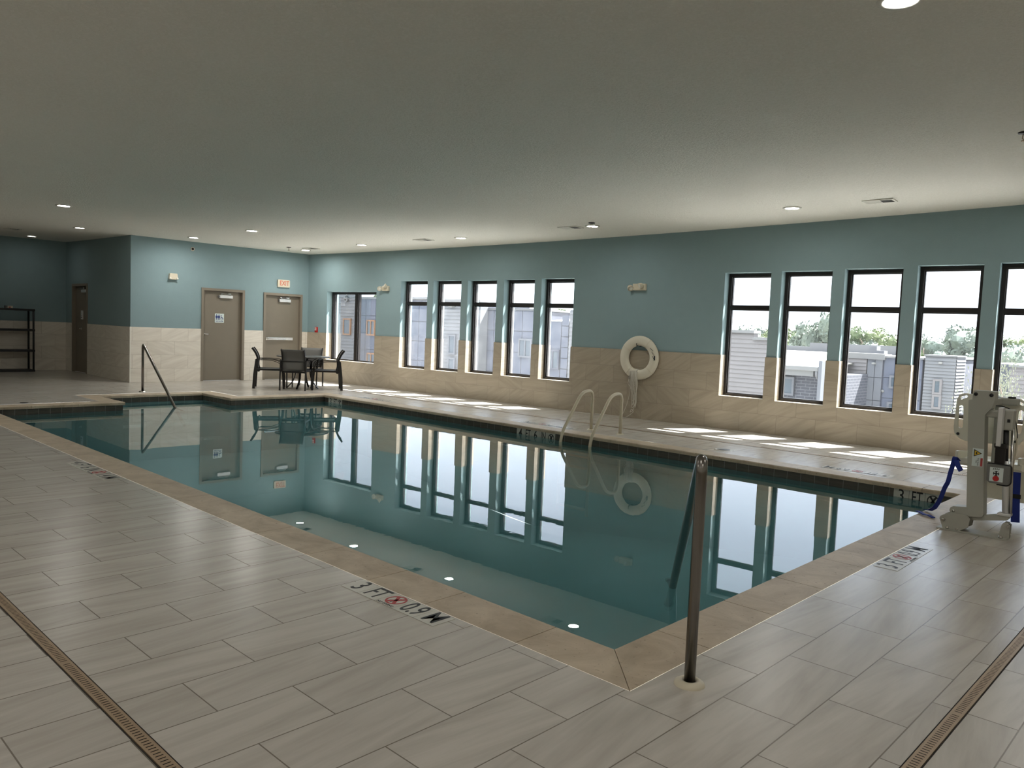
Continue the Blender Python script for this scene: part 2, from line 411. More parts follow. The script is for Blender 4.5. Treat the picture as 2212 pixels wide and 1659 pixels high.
wall('wall_right', 'long blue painted window wall above the tile wainscot, with eleven window openings', -15.79, 4.6, WIN, O, WALL_RZ, .36,
     tile=M['tile_shaded'], tlabel='beige stone-look tile wainscot under and between the windows', tname='trim_1')
D1, D2 = (5.152, 6.214, -.05, 2.178), (6.72, 7.79, -.05, 2.164)
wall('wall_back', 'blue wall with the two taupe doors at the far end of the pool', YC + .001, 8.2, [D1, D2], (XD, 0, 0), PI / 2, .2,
     tile=M['tile_lit'], tlabel='beige tile wainscot beside the two doors on the end wall', tname='trim_2')
D3 = (-18.43, -19.515)
wall('wall_alcove', 'shaded blue side wall with the narrow dark door, left of the corner', XF, XD - .002, [(D3[1], D3[0], -.05, 2.19)], (0, YC, 0), 0, .2,
     tile=M['tile_lit'], tlabel='beige tile wainscot beside the narrow dark door', tname='trim_3')
wall('wall_left', 'dark blue wall behind the black shelving unit', YN, YC + .2, [], (XF, 0, 0), PI / 2, .2,
     tile=M['tile_lit'], tlabel='beige tile wainscot behind the black shelving unit', tname='trim_4')
wall('wall_front', 'unseen wall, cream to bounce light, behind the photographer', XF - .2, XR + .2, [], (0, YN - .2, 0), 0, .2, tname='trim_5', paint=M['cream'], tlabel='tile wainscot behind the photographer')
wall('wall_side', 'unseen wall, cream to bounce light, to the right of the photographer', YN, 9.8, [], (XR + .2, 0, 0), PI / 2, .2, tname='trim_6', paint=M['cream'], tlabel='tile wainscot right of the photographer')
o = MB().box((XD - .002, YC - .016, 0), (XD + .016, YC + .004, 1.226)).build('trim_7', M['trimw']); struct(o, 'white edge strip on the tiled outside corner')
# ceiling
wy = lambda x: O.y + x * E.y / E.x + .30     # just inside the outer face of the window wall
mb = MB(); xs = [XF - .2 + i * .62 for i in range(41)]
for a, b in zip(xs, xs[1:]):
    mb.add([(a, YN - .3, Hc(a)), (b, YN - .3, Hc(b)), (b, wy(b), Hc(b)), (a, wy(a), Hc(a))], [(3, 2, 1, 0)], True)
c = mb.build('ceiling', M['ceil'], recalc=False); struct(c, 'low textured beige-grey ceiling over the whole pool room')
# floor
def inpool(x, y, g): return (-L1 - g < x < g and -g < y < W + g) or (-L2 - g < x <= -L1 and Y1 - g < y < Y2 + g)
mb = MB(); g = CW
cells([XF - .3, -L2 - g, -L1 - g, g, XR + .3], [YN - .3, -g, Y1 - g, Y2 + g, W + g, 10.2],
      lambda x, y: not ((-L1 - g < x < g and -g < y < W + g) or (-L2 - g < x < g and Y1 - g < y < Y2 + g)), lambda u, d, v: (u, v, d), 0, None, mb)
fl = mb.build('floor', M['deck'], recalc=False); struct(fl, 'pale stone-look tile deck around the pool')
for v in fl.data.vertices:
    if v.co.y > 10: v.co.y = wy(v.co.x) - .1
# coping: stones with mitred corners and thin joints
def stones(name, label, p0, p1, n, joints, m0=0, m1=0):
    """inner edge from p0 to p1, outward normal n; m0/m1 = +1 mitre outwards, -1 inwards (re-entrant), 0 square"""
    p0, p1, n = Vector(p0), Vector(p1), Vector(n); d = (p1 - p0).normalized(); Ln = (p1 - p0).length
    js = [0] + [j for j in joints if .1 < j < Ln - .1] + [Ln]; mb = MB()
    for i, (a, b) in enumerate(zip(js, js[1:])):
        a2, b2 = a + (.0025 if i else .0025), b - .0025
        oa = a2 - (CW * m0 if i == 0 else 0); ob = b2 + (CW * m1 if i == len(js) - 2 else 0)
        prof = [(0, -.012), (.004, -.004), (.012, 0)]
        t = bmesh.new(); rows = []
        for s_in, s_out in ((a2, oa), (b2, ob)):
            row = []
            for q, z in [(0, -.046), (0, -.014), (.004, -.005), (.012, 0), (CW - .003, 0), (CW - .003, -.046)]:
                f = q / CW; s_ = s_in + (s_out - s_in) * f
                row.append(t.verts.new(p0 + d * s_ + n * q + Vector((0, 0, z))))
            rows.append(row)
        k = len(rows[0])
        for j in range(k): t.faces.new((rows[0][j], rows[0][(j + 1) % k], rows[1][(j + 1) % k], rows[1][j]))
        t.faces.new(rows[0][::-1]); t.faces.new(rows[1])
        bmesh.ops.recalc_face_normals(t, faces=t.faces[:])
        mb.merge(t)
    o = mb.build(name, M['stone'], recalc=False); struct(o, label); return o
J = lambda L, a=.68, st=.355: [st + i * a for i in range(int(L / a) + 1)]
stones('trim_8', 'travertine coping along the near long side of the pool', (0, 0, 0), (-L1, 0, 0), (0, -1, 0), [.355, 1.039, 1.558] + [2.217 + .67 * i for i in range(14)], 1, 1)
stones('trim_9', 'travertine coping along the right end of the pool', (0, 0, 0), (0, W, 0), (1, 0, 0), [.356, 1.042, 1.71, 2.39, 3.073, 3.581, 4.261, 4.94], 1, 1)
stones('trim_10', 'travertine coping along the window side of the pool', (0, W, 0), (-L1, W, 0), (0, 1, 0), J(L1), 1, 1)
stones('trim_11', 'travertine coping at the far end beside the table', (-L1, Y2, 0), (-L1, W, 0), (-1, 0, 0), J(2, .68, .6), 0, 1)
stones('trim_12', 'travertine coping on the far side of the stair bay', (-L2, Y2, 0), (-L1 - CW, Y2, 0), (0, 1, 0), [.6], 1, 0)
stones('trim_13', 'travertine coping along the back of the stair bay', (-L2, Y1, 0), (-L2, Y2, 0), (-1, 0, 0), [.6, 1.25], 1, 1)
stones('trim_14', 'travertine coping on the near side of the stair bay', (-L2, Y1, 0), (-L1 - CW, Y1, 0), (0, -1, 0), [.5], 1, 0)
stones('trim_15', 'travertine coping at the far end left of the stair bay', (-L1, 0, 0), (-L1, Y1, 0), (-1, 0, 0), [.62, 1.3], 1, 0)
mb = MB()
def rect_ring(mb, a, b, z):   # plate under the coping stones, seen only as the dark joints
    P_ = [ringpts(a), ringpts(b)]
    for i in range(8):
        (x0, y0), (x1, y1), (x2, y2), (x3, y3) = P_[0][i], P_[0][(i + 1) % 8], P_[1][(i + 1) % 8], P_[1][i]
        mb.add([(x0, y0, z), (x1, y1, z), (x2, y2, z), (x3, y3, z)], [(0, 1, 2, 3)])
def ringpts(g): return [(g, -g), (g, W + g), (-L1 - g, W + g), (-L1 - g, Y2 + g), (-L2 - g, Y2 + g), (-L2 - g, Y1 - g), (-L1 - g, Y1 - g), (-L1 - g, -g)]
rect_ring(mb, .02, CW + .03, -.03)
struct(mb.build('trim_16', M['joint2'], recalc=False), 'dark mortar joints between and beside the coping stones')
# basin
rp = ringpts(.028)
mb = MB(); mb2 = MB()
DEEP = lambda x: -1.05 - .5 * max(0, 1 - abs(x + 6) / 4.5)
for i in range(8):
    (x0, y0), (x1, y1) = rp[i], rp[(i + 1) % 8]
    mb.add([(x0, y0, -.044), (x1, y1, -.044), (x1, y1, -.2), (x0, y0, -.2)], [(0, 1, 2, 3)])
    n = 12
    for k in range(n):
        a, b = k / n, (k + 1) / n
        xa, ya, xb, yb = x0 + (x1 - x0) * a, y0 + (y1 - y0) * a, x0 + (x1 - x0) * b, y0 + (y1 - y0) * b
        mb2.add([(xa, ya, -.2), (xb, yb, -.2), (xb, yb, DEEP(xb)), (xa, ya, DEEP(xa))], [(0, 1, 2, 3)])
for k in range(24):
    a, b = -L1 - .03 + (L1 + .06) * k / 24, -L1 - .03 + (L1 + .06) * (k + 1) / 24
    mb2.add([(a, -.03, DEEP(a)), (b, -.03, DEEP(b)), (b, W + .03, DEEP(b)), (a, W + .03, DEEP(a))], [(0, 1, 2, 3)])
mb2.add([(-L2 - .03, Y1 - .03, -1.05), (-L1, Y1 - .03, -1.05), (-L1, Y2 + .03, -1.05), (-L2 - .03, Y2 + .03, -1.05)], [(0, 1, 2, 3)])
for i in range(3):   # stair bay steps
    mb2.box((-L2 - .02, Y1 - .02, -1.05), (-L2 + .36 * (3 - i), Y2 + .02, -.75 + .26 * i - .02), .01)
struct(mb.build('wall_pool_band', M['band'], recalc=False), 'dark waterline tile band around the pool')
struct(mb2.build('floor_pool_basin', M['plaster'], recalc=False), 'teal plaster pool basin with steps')
mb = MB(); vs = [mb.bm.verts.new((x, y, ZW)) for x, y in ringpts(.027)]; mb.bm.faces.new(vs)
wt = mb.build('water', M['water'], recalc=False); struct(wt, 'still reflective teal pool water')
if wt.data.polygons[0].normal.z < 0: wt.data.flip_normals()

# ------------------------------------------------------------------ windows
def window(i, s0, s1, z0, z1, kind, pane, label):
    root = thing('window_%d' % i, label, 'window', wp((s0 + s1) / 2, .16, z0), WALL_RZ, None, 'structure')
    w, h = s1 - s0 - .006, z1 - z0 - .006; fw, fd = .05, .11
    def frame_rects():
        holes = []
        if kind == 'transom':
            t = 2.0 - z0 + (.01 if i > 6 else 0); mid = .03
            holes = [(-w / 2 + fw, w / 2 - fw, fw, t - mid), (-w / 2 + fw, w / 2 - fw, t + mid, h - fw)]
        else:
            c_ = .018; holes = [(-w / 2 + fw, c_ - .055, fw * .6, h - fw * .8), (c_ + .055, w / 2 - fw * .4, fw * .6, h - fw * .8)]
        return holes
    H_ = frame_rects(); mb = MB()
    us = [-w / 2, w / 2] + [x for r in H_ for x in r[:2]]; vs = [.003, h] + [x for r in H_ for x in r[2:]]
    cells(us, vs, lambda u, v: not any(inrect(u, v, r) and v > r[2] for r in H_), lambda u, d, v: (u, d, v), 0, fd, mb)
    for r in H_:   # glazing bead, slightly thinner than the frame
        mb2_ = ((r[0] - .001, .03, r[2] - .001), (r[0] + .014, .075, r[3] + .001))
        mb.box(*mb2_); mb.box((r[1] - .014, .03, r[2]), (r[1] + .001, .075, r[3])); mb.box((r[0], .03, r[2]), (r[1], .075, r[2] + .014)); mb.box((r[0], .03, r[3] - .014), (r[1], .075, r[3]))
    mb.build('window_frame', M['bronze'], root)
    for r in H_:
        q = MB().box((r[0] + .002, .05, r[2] + .002), (r[1] - .002, .056, r[3] - .002)).build('glass_pane', pane, root)
    return root
names = ['wide two-pane window nearest the doors'] + ['%s tall window of the group left of the life ring' % k for k in ('first', 'second', 'third', 'fourth', 'fifth')] + \
        ['%s tall window of the group right of the life ring' % k for k in ('first', 'second', 'third', 'fourth', 'fifth')]
for i, r in enumerate(WIN):
    window(i + 1, *r, 'double' if i == 0 else 'transom', M['pane_fog'] if 1 <= i <= 5 else M['pane'], names[i])

# ------------------------------------------------------------------ doors
def door(i, u0, u1, top, O_, rz, label, depth=.13, bits=()):
    """local frame: x along wall, y out of the room"""
    root = thing('door_%d' % i, label, 'door', O_, rz, None, 'structure')
    mb = MB(); w = .055
    cells([u0 - .004, u0 + w, u1 - w, u1 + .004], [0.002, top - w, top + .004], lambda u, v: not (u0 + w < u < u1 - w and v < top - w), lambda u, d, v: (u, d, v), -.022, depth, mb)
    mb.box((u0 + w - .012, depth - .03, .002), (u0 + w + .012, depth, top - w)); mb.box((u1 - w - .012, depth - .03, .002), (u1 - w + .012, depth, top - w)); mb.box((u0 + w, depth - .03, top - w - .012), (u1 - w, depth, top - w))
    mb.build('door_frame', M['taupe2'], root)
    leaf = MB().box((u0 + w + .003, depth - .075, .012), (u1 - w - .003, depth - .032, top - w - .004), .002).build('door_leaf', M['taupe'], root)
    MB().box((u0 + w, depth - .09, .002), (u1 - w, depth, .010)).build('threshold', M['alu'], root)
    f = depth - .076
    for b in bits:
        if b[0] == 'closer':
            x0, x1, z0, z1 = b[1:]
            cl = MB().box((x0, f - .058, z0), (x1, f, z1), .006).build('door_closer', M['alu'], root)
            MB().box((x0 - .03, f - .055, z0 + .01), (x0 - .001, f, z1 - .01), .003).build('end_cap', M['grey'], cl)
            MB().box((x0 + .02, f - .075, z1 + .022), (x1 - .07, f - .045, z1 + .036), .002).box((x1 - .13, f - .07, z1 + .014), (x1 - .05, f - .01, z1 + .05), .006).box((x0 + .02, f - .07, z1 - .003), (x0 + .05, f - .05, z1 + .024)).build('closer_arm', M['steel'], cl)
        if b[0] == 'lever':
            x, z, s_ = b[1:]
            hd = MB().lathe([(0, 0), (.030, 0), (.030, .008), (.013, .012), (.013, .05), (0, .05)], 20, Matrix.Translation((x, f, z)) @ Matrix.Rotation(PI / 2, 4, 'X')).build('door_handle', M['chrome'], root)
            MB().tube(bend([(x, f - .045, z), (x + .02 * s_, f - .052, z), (x + .115 * s_, f - .052, z)], .02), .009, 10).build('lever', M['chrome'], hd)
        if b[0] == 'panic':
            x0, x1, z = b[1:]
            pb = MB().box((x0, f - .03, z - .035), (x1, f, z + .035), .003).build('panic_bar', M['alu'], root)
            MB().box((x0 + .05, f - .062, z - .024), (x1 - .21, f - .028, z + .024), .004).build('push_rail', M['steel'], pb)
            MB().box((x0 - .005, f - .06, z - .036), (x0 + .045, f, z + .036), .006).build('latch_case', M['chrome'], pb)
        if b[0] == 'lock':
            x, z = b[1:]
            lkp = MB().box((x - .055, f - .028, z - .11), (x + .055, f, z + .11), .006).build('card_lock', M['alu'], root)
            MB().box((x - .035, f - .03, z - .075), (x + .035, f - .026, z - .055)).build('card_slot', M['black'], lkp)
            MB().lathe([(0, 0), (.012, 0), (.012, .004), (0, .004)], 12, Matrix.Translation((x + .02, f - .027, z - .02)) @ Matrix.Rotation(PI / 2, 4, 'X')).build('reader_light', M['black'], lkp)
    return root
door(1, D1[0], D1[1], D1[3], (XD, 0, 0), PI / 2, 'taupe restroom door with a lever handle and pale pictogram sign', .13, [('closer', 5.60, 5.92, 1.965, 2.035), ('lever', 5.245, 1.105, 1)])
door(2, D2[0], D2[1], D2[3], (XD, 0, 0), PI / 2, 'taupe exit door with a panic bar, behind the patio table', .13, [('closer', 7.165, 7.475, 1.955, 2.03), ('panic', 6.80, 7.56, 1.03)])
door(3, D3[1], D3[0], 2.19, (0, YC, 0), 0, 'narrow dark door with a card lock in the shaded side wall', .13, [('lock', -18.95, 1.43), ('lever', -19.03, 1.09, 1), ('closer', -18.9, -18.6, 1.98, 2.05)])

# ------------------------------------------------------------------ wall things
# frame with x along wall, y out of the room: matrix for the end wall
def on_back(y, z): return (XD, y, z), PI / 2
def on_right(s, z, d=0): return tuple(wp(s, d, z)), WALL_RZ
FACE = Matrix.Rotation(PI / 2, 4, 'X')     # text lying in xy -> standing in xz, facing -y
def T(x, y, z): return Matrix.Translation((x, y, z))

loc, rz = on_back(5.616, 1.38)
sg = thing('restroom_sign', 'pale square restroom sign with dark blue figures on the left door', 'sign', (loc[0] - .054, loc[1], loc[2]), rz)
MB().prism(rrect(-.113, 0, .113, .215, .012), -.006, 0).build('sign_plate', M['signw'], sg)
def figure(cx):
    mb = MB(); mb.prism(circ(.014, 14, cx, .182), -.0075, -.006)
    mb.prism([(cx - .026, .163), (cx + .026, .163), (cx + .028, .115), (cx + .018, .115), (cx + .018, .068), (cx + .003, .068), (cx + .003, .108), (cx - .003, .108), (cx - .003, .068), (cx - .018, .068), (cx - .018, .115), (cx - .028, .115)], -.0075, -.006); return mb
figure(-.07).build('man_pictogram', M['navy'], sg); figure(-.012).build('woman_pictogram', M['navy'], sg)
mb = MB().prism(circ(.012, 12, .042, .165), -.0075, -.006)
mb.prism(circ(.034, 20, .058, .095), -.0075, -.006, [circ(.026, 20, .058, .095)])
mb.prism([(.036, .15), (.05, .15), (.054, .118), (.078, .118), (.094, .078), (.084, .074), (.072, .106), (.04, .106)], -.0075, -.006)
mb.build('wheelchair_pictogram', M['navy'], sg)
text('RESTROOM', .034, M['navy'], sg, 'lettering', T(0, -.0066, .032) @ FACE, 1.02, .0008)

ex = thing('exit_sign', 'white exit sign with faded red letters above the panic-bar door', 'sign', (XD, 7.242, 2.325), PI / 2)
MB().prism(rrect(-.165, 0, .165, .185, .02), -.045, 0).build('housing', M['offwhite'], ex)
text('EXIT', .165, M['exitred'], ex, 'lettering', T(.012, -.0458, .094) @ FACE, .78, .0035)

ho = thing('security_camera', 'small round camera with a dark lens high on the end wall', 'camera', (XD - .003, 4.93, 3.044), PI / 2)
RX = Matrix.Rotation(PI / 2, 4, 'X')
MB().lathe([(0, 0), (.045, 0), (.043, .014), (.031, .018), (.031, .010), (0, .010)], 24, RX).build('housing', M['offwhite'], ho)
MB().lathe([(.030, .010), (.024, .026), (.012, .034), (0, .036)], 20, RX).build('lens', M['black'], ho)

el = thing('emergency_light', 'cream emergency light with tucked-in lamps on the end wall left of the restroom door', 'emergency light', (XD - .003, 4.475, 2.318), PI / 2)
MB().prism([(-.095, .03), (-.075, 0), (.075, 0), (.095, .03), (.085, .12), (.07, .135), (-.07, .135), (-.085, .12)], -.075, 0).build('housing', M['offwhite'], el)
for s_ in (-1, 1):
    MB().lathe([(0, 0), (.022, .0), (.026, .02), (.024, .03), (0, .03)], 16, T(s_ * .078, -.06, .022) @ Matrix.Rotation(PI / 2, 4, 'X')).build('lamp_head', M['white'], el)
def emergency(s, z, label, w, hd):
    loc, rz = on_right(s, z); r = thing('emergency_light', label, 'emergency light', loc, rz)
    MB().box((-w / 2, -.07, 0), (w / 2, 0, .115), .008).build('housing', M['offwhite'], r)
    for (x, zz, yaw, pit) in hd:
        mt = T(x, -.085, zz) @ Matrix.Rotation(yaw, 4, 'Z') @ Matrix.Rotation(pit, 4, 'X')
        h = MB().lathe([(0, -.045), (.02, -.045), (.045, -.015), (.055, .03), (.055, .042), (.048, .042), (.045, .034), (0, .034)], 20, mt).build('lamp_head', M['offwhite'], r)
        MB().lathe([(0, .0345), (.043, .0345), (.03, .040), (0, .042)], 16, mt).build('lamp_lens', M['white'], h)
        MB().tube([mt @ Vector((0, 0, -.04)), (x * .8, -.06, zz)], .012, 8).build('swivel', M['grey'], h)
emergency(-12.735, 2.275, 'cream twin-head emergency light between the wide window and the tall windows', .20, [(-.145, .06, .6, 1.9), (.05, .10, -.5, 1.0)])
emergency(-5.945, 2.285, 'cream twin-head emergency light above the life ring', .25, [(-.165, .05, .9, 2.2), (.06, .08, -.6, 1.9)])

loc, rz = on_right(-15.38, 1.225)
fs = thing('fire_alarm_station', 'small red pull station on the window wall beside the corner', 'fire alarm', loc, rz)
MB().box((-.045, -.04, 0), (.045, 0, .135), .006).build('housing', M['red'], fs)
MB().box((-.032, -.05, .05), (.032, -.038, .075), .004).build('pull_handle', M['white'], fs)
MB().box((-.03, -.0415, .095), (.03, -.0395, .12)).build('label_plate', M['white'], fs)

# life ring and throw rope
loc, rz = on_right(-5.86, 1.09)
lr = thing('life_ring', 'white life ring hung on the wall over the tile edge', 'life ring', loc, rz)
mb = MB(); n1, n2 = 48, 16; R0, rr = .303, .089
vs = []
for i in range(n1):
    a = 2 * PI * i / n1
    for j in range(n2):
        b = 2 * PI * j / n2; q = R0 + rr * math.cos(b)
        vs.append((q * math.cos(a), -.066 + .05 * math.sin(b), q * math.sin(a)))
mb.add(vs, [(i * n2 + j, ((i + 1) % n1) * n2 + j, ((i + 1) % n1) * n2 + (j + 1) % n2, i * n2 + (j + 1) % n2) for i in range(n1) for j in range(n2)], True)
mb.build('ring_body', M['buoy'], lr)
for a in (.95, 2.55, 4.05, 5.55):
    u = Vector((math.cos(a), 0, math.sin(a)))
    mb = MB(); mb.tube([u * (R0 + .091 * math.cos(b)) + Vector((0, -.066 + .052 * math.sin(b), 0)) for b in [2 * PI * k / 16 for k in range(16)]], .003, 6, closed=True); mb.build('seam_cord', M['offwhite'], lr)
mb = MB()
for k in range(9):
    a = .62 - k * .085; q = .30 + (k % 3) * .013
    mb.box((-.004, -.1185, -.013), (.004, -.1165, .013), mat=T(q * math.cos(a), 0, q * math.sin(a)) @ Matrix.Rotation(-a, 4, 'Y'))
mb.box((-.012, -.1185, -.045), (.010, -.116, .03), mat=T(.335, 0, .02)); mb.build('printed_marks', M['ink'], lr)
hk = thing('wall_hook', 'small dark metal hook holding the life ring at its top', 'hook', wp(-5.885, 0, 1.30), WALL_RZ)
MB().tube(bend([(0, 0, .02), (0, -.14, 0.0), (.0, -.14, .05)], .03), .006, 8).build('hook', M['bronze'], hk); MB().box((-.02, -.006, -.01), (.02, 0, .05)).build('back_plate', M['bronze'], hk)
rp_ = thing('throw_rope', 'tangled white throw rope hanging from the bottom of the life ring', 'rope', wp(-5.95, 0, 0), WALL_RZ)
mb = MB(); rnd = random.Random(3)
def strand(pts):
    out = []
    for a, b in zip(pts, pts[1:]):
        a, b = Vector(a), Vector(b)
        for k in range(8): out.append(a.lerp(b, k / 8))
    out.append(Vector(pts[-1]))
    for _ in range(3): out = [out[0]] + [(out[i - 1] + out[i] * 2 + out[i + 1]) / 4 for i in range(1, len(out) - 1)] + [out[-1]]
    return out
for k in range(9):
    x0 = -.06 + k * .016; zb = .55 - rnd.random() * .40; y = -.128 - rnd.random() * .02
    pts = [(x0, -.05, .89), (x0 + .01, y, .83), (x0 + rnd.uniform(-.03, .05), y, .66), (x0 * .6 + rnd.uniform(-.05, .06), -.06, zb + .12), (x0 * .4 + rnd.uniform(-.03, .03), -.06, zb), (x0 * .5 + rnd.uniform(-.04, .06), -.055, zb + .1), (x0 + rnd.uniform(-.04, .06), -.1, .62), (x0 + .02, y, .80), (x0 + .02, -.05, .885)]
    mb.tube(strand(pts), .0055, 6)
mb.tube(strand([(-.05, -.12, .80), (-.06, -.06, .5), (-.12, -.05, .25), (-.2, -.05, .06), (-.26, -.06, .008), (-.45, -.07, .007), (-.62, -.05, .007), (-.8, -.09, .007)]), .0055, 6)
mb.tube(strand([(0, -.12, .6), (.0, -.05, .3), (.03, -.05, .2), (.0, -.05, .13), (-.05, -.06, .10), (-.02, -.06, .17), (.03, -.06, .12), (-.06, -.08, .04), (-.11, -.1, .008)]), .0055, 6)
mb.build('rope_strands', M['rope'], rp_)
mb = MB().tube([(-.055 + .012 * math.cos(a), -.14, .735 + .03 * math.sin(a)) for a in [2 * PI * k / 12 for k in range(12)]], .004, 6, closed=True)
mb.build('snap_hook', M['grey'], rp_)

# ------------------------------------------------------------------ ceiling things
def downlight(x, y, label, on=True):
    z = Hc(x); r = thing('recessed_downlight', label, 'ceiling light', (x, y, z), 0, 'recessed downlights')
    return r
dl = thing('recessed_downlight', 'round lit downlight cut by the top edge of the photo, nearest the photographer', 'ceiling light', (.524, 1.68, Hc(.524)), 0, 'recessed downlights')
MB().lathe([(.084, 0), (.125, -.001), (.123, -.008), (.095, -.012), (.086, -.006), (.084, .004)], 40).build('trim_ring', M['white'], dl)
MB().lathe([(.0855, -.0045), (.05, -.007), (0, -.008)], 32).build('lens', M['lens'], dl)
LIGHTS = [(-2.70, 7.50, 'lit downlight above the right-hand window group, left of the ceiling vent'), (-6.02, 7.30, 'lit downlight next to the pendant sprinkler, over the ladder'),
          (-9.15, 7.22, 'lit downlight over the fourth tall window, right of a ceiling vent'), (-12.15, 7.05, 'lit downlight over the gap between wide window and tall windows'),
          (-14.65, 7.2, 'lit downlight nearest the corner of the end wall'), (-14.71, 4.49, 'lit downlight in front of the security camera'),
          (-12.12, 4.47, 'lit downlight above the restroom door, out over the deck'), (-11.99, 1.15, 'lit downlight leftmost and nearest over the far end of the pool'),
          (-15.40, 2.45, 'lit downlight just left of the blue outside corner'), (-19.08, 2.55, 'lit downlight deep in the alcove above the shelving'),
          (.52, 7.6, 'lit downlight above the pool lift')]
for x, y, lb in LIGHTS[:10]:
    c_ = copy_tree(dl); c_.location = (x, y, Hc(x)); c_['label'] = lb
    if -15 < x < -12:
        for q in kids(c_):
            if q.name.startswith('lens'): q.data = q.data.copy(); q.data.materials[0] = M['lens_bright']
    if x < -15:
        for q in kids(c_):
            if q.name.startswith('lens'): q.data = q.data.copy(); q.data.materials[0] = M['lens_dim']
for x, y in ((.52, -1.7), (-2.7, -1.9), (-6, -1.9), (-9.1, -1.9), (.52, 7.6), (-12, -1.9), (2.9, -1.7), (2.9, 1.6), (2.9, 4.6), (.52, -4.3), (-2.7, -4.3), (-6, -4.3), (-9.1, -4.3), (2.9, -4.3)):  # unseen lamps: grid carried on, more rows added to lift near floor and ceiling
    c_ = copy_tree(dl); c_.location = (x, y, Hc(x)); c_['label'] = 'unseen downlight added out of view for extra light'

cv = thing('ceiling_vent', 'square ceiling vent with an open half above the right-hand windows', 'vent', (-1.60, 7.66, Hc(-1.6)), WALL_RZ)
mb = MB(); cells([-.19, -.165, .005, .02, .165, .19], [-.12, -.095, .095, .12], lambda u, v: not (abs(v) < .095 and abs(u) < .165 and not .005 < u < .02), lambda u, d, v: (u, v, d), -.012, 0, mb)
mb.build('vent_frame', M['white'], cv)
mb = MB()
for k in range(9): mb.box((-.165, -.09 + k * .0212, -.010), (.005, -.075 + k * .0212, -.006), mat=None)
mb.build('louvers', M['white'], cv)
mb = MB()
for k in range(6): mb.box((.02, -.088 + k * .033, -.012), (.165, -.080 + k * .033, -.002))
mb.build('slats', M['grey'], cv)
MB().box((-.165, -.095, -.003), (.165, .095, 0)).build('duct_shadow_box', M['black'], cv)
for x, y, lb in ((-6.42, 7.22, 'ceiling vent just left of the pendant sprinkler'), (-10.1, 7.08, 'ceiling vent over the second tall window'), (-14.1, 7.0, 'ceiling vent nearest the corner above the exit sign'), (-17.44, 1.76, 'dark ceiling vent in the alcove at the left edge')):
    c_ = copy_tree(cv); c_.location = (x, y, Hc(x)); c_['label'] = lb
sp_ = thing('sprinkler_head', 'pendant sprinkler head beside the downlight over the ladder', 'sprinkler', (-5.80, 7.0, Hc(-5.8)))
MB().lathe([(0, 0), (.055, 0), (.052, -.012), (.02, -.018), (0, -.018)], 24).build('escutcheon', M['bronze'], sp_)
mb = MB(); mb.tube([(-.012, 0, -.016), (-.016, 0, -.05), (0, 0, -.075)], .004, 6); mb.tube([(.012, 0, -.016), (.016, 0, -.05), (0, 0, -.075)], .004, 6); mb.build('frame_arms', M['brass'], sp_)
MB().lathe([(0, -.074), (.026, -.074), (.026, -.078), (0, -.080)], 18).build('deflector', M['brass'], sp_)
for x, y, lb in ((-14.4, 6.6, 'small sprinkler head on the ceiling above the exit sign'), (.47, 5.15, 'sprinkler head cut by the right edge of the photo')):
    c_ = copy_tree(sp_); c_.location = (x, y, Hc(x)); c_['label'] = lb

# ------------------------------------------------------------------ deck things
def drain(label, L, loc, rz, w=.052, cover=1.22):
    r = thing('trench_drain', label, 'drain', loc, rz)
    mb = MB(); us = [0, L]; p = .0205; n = int(L / p) - 1; sl = []
    for k in range(n):
        a = .015 + k * p
        if (k % 60) in (59,): continue
        sl.append(a); us += [a, a + .0055]
    S = set(round(a, 5) for a in sl)
    import bisect
    ss = sorted(sl)
    def solid(u, v):
        if abs(v) > .0135: return True
        i = bisect.bisect_right(ss, u) - 1
        return not (i >= 0 and u < ss[i] + .0055)
    cells(us, [-w / 2, -.0135, .0135, w / 2], solid, lambda u, d, v: (u, v, d), .0035, None, mb)
    mb.box((0, -w / 2, .0012), (L, -w / 2 + .0015, .0035)); mb.box((0, w / 2 - .0015, .0012), (L, w / 2, .0035))
    mb.build('grate', M['brass'], r, recalc=False)
    MB().box((0, -w / 2 - .004, .0004), (L, w / 2 + .004, .0016)).build('channel', M['slot'], r)
drain('long slotted brass trench drain across the tiles at bottom left', 12.6, (-11.3, -1.948, 0), 0)
drain('slotted trench drain running up the right edge of the photo', 9.1, (1.34, -1.92, 0), PI / 2)
drain('thin trench drain along the deck in front of the windows', 13.5, (-12.3, 7.02, 0), math.atan2(.24, 9.5))

ld = thing('skimmer_lid', 'round grey skimmer lid on the deck by the window-side coping', 'lid', (-3.0, 6.54, 0))
MB().lathe([(0, .004), (.09, .004), (.095, .002), (.10, .005), (.125, .005), (.128, 0)], 32).build('ring', M['marker'], ld)
MB().lathe([(0, .0055), (.085, .0055), (.088, .003)], 32).build('cover', M['parapet'], ld)
l2 = thing('deck_drain', 'small dark round drain cover on the deck at far left', 'drain', (-12.27, .65, 0))
MB().lathe([(0, .004), (.055, .004), (.06, 0)], 28).build('cover', M['bronze'], l2)

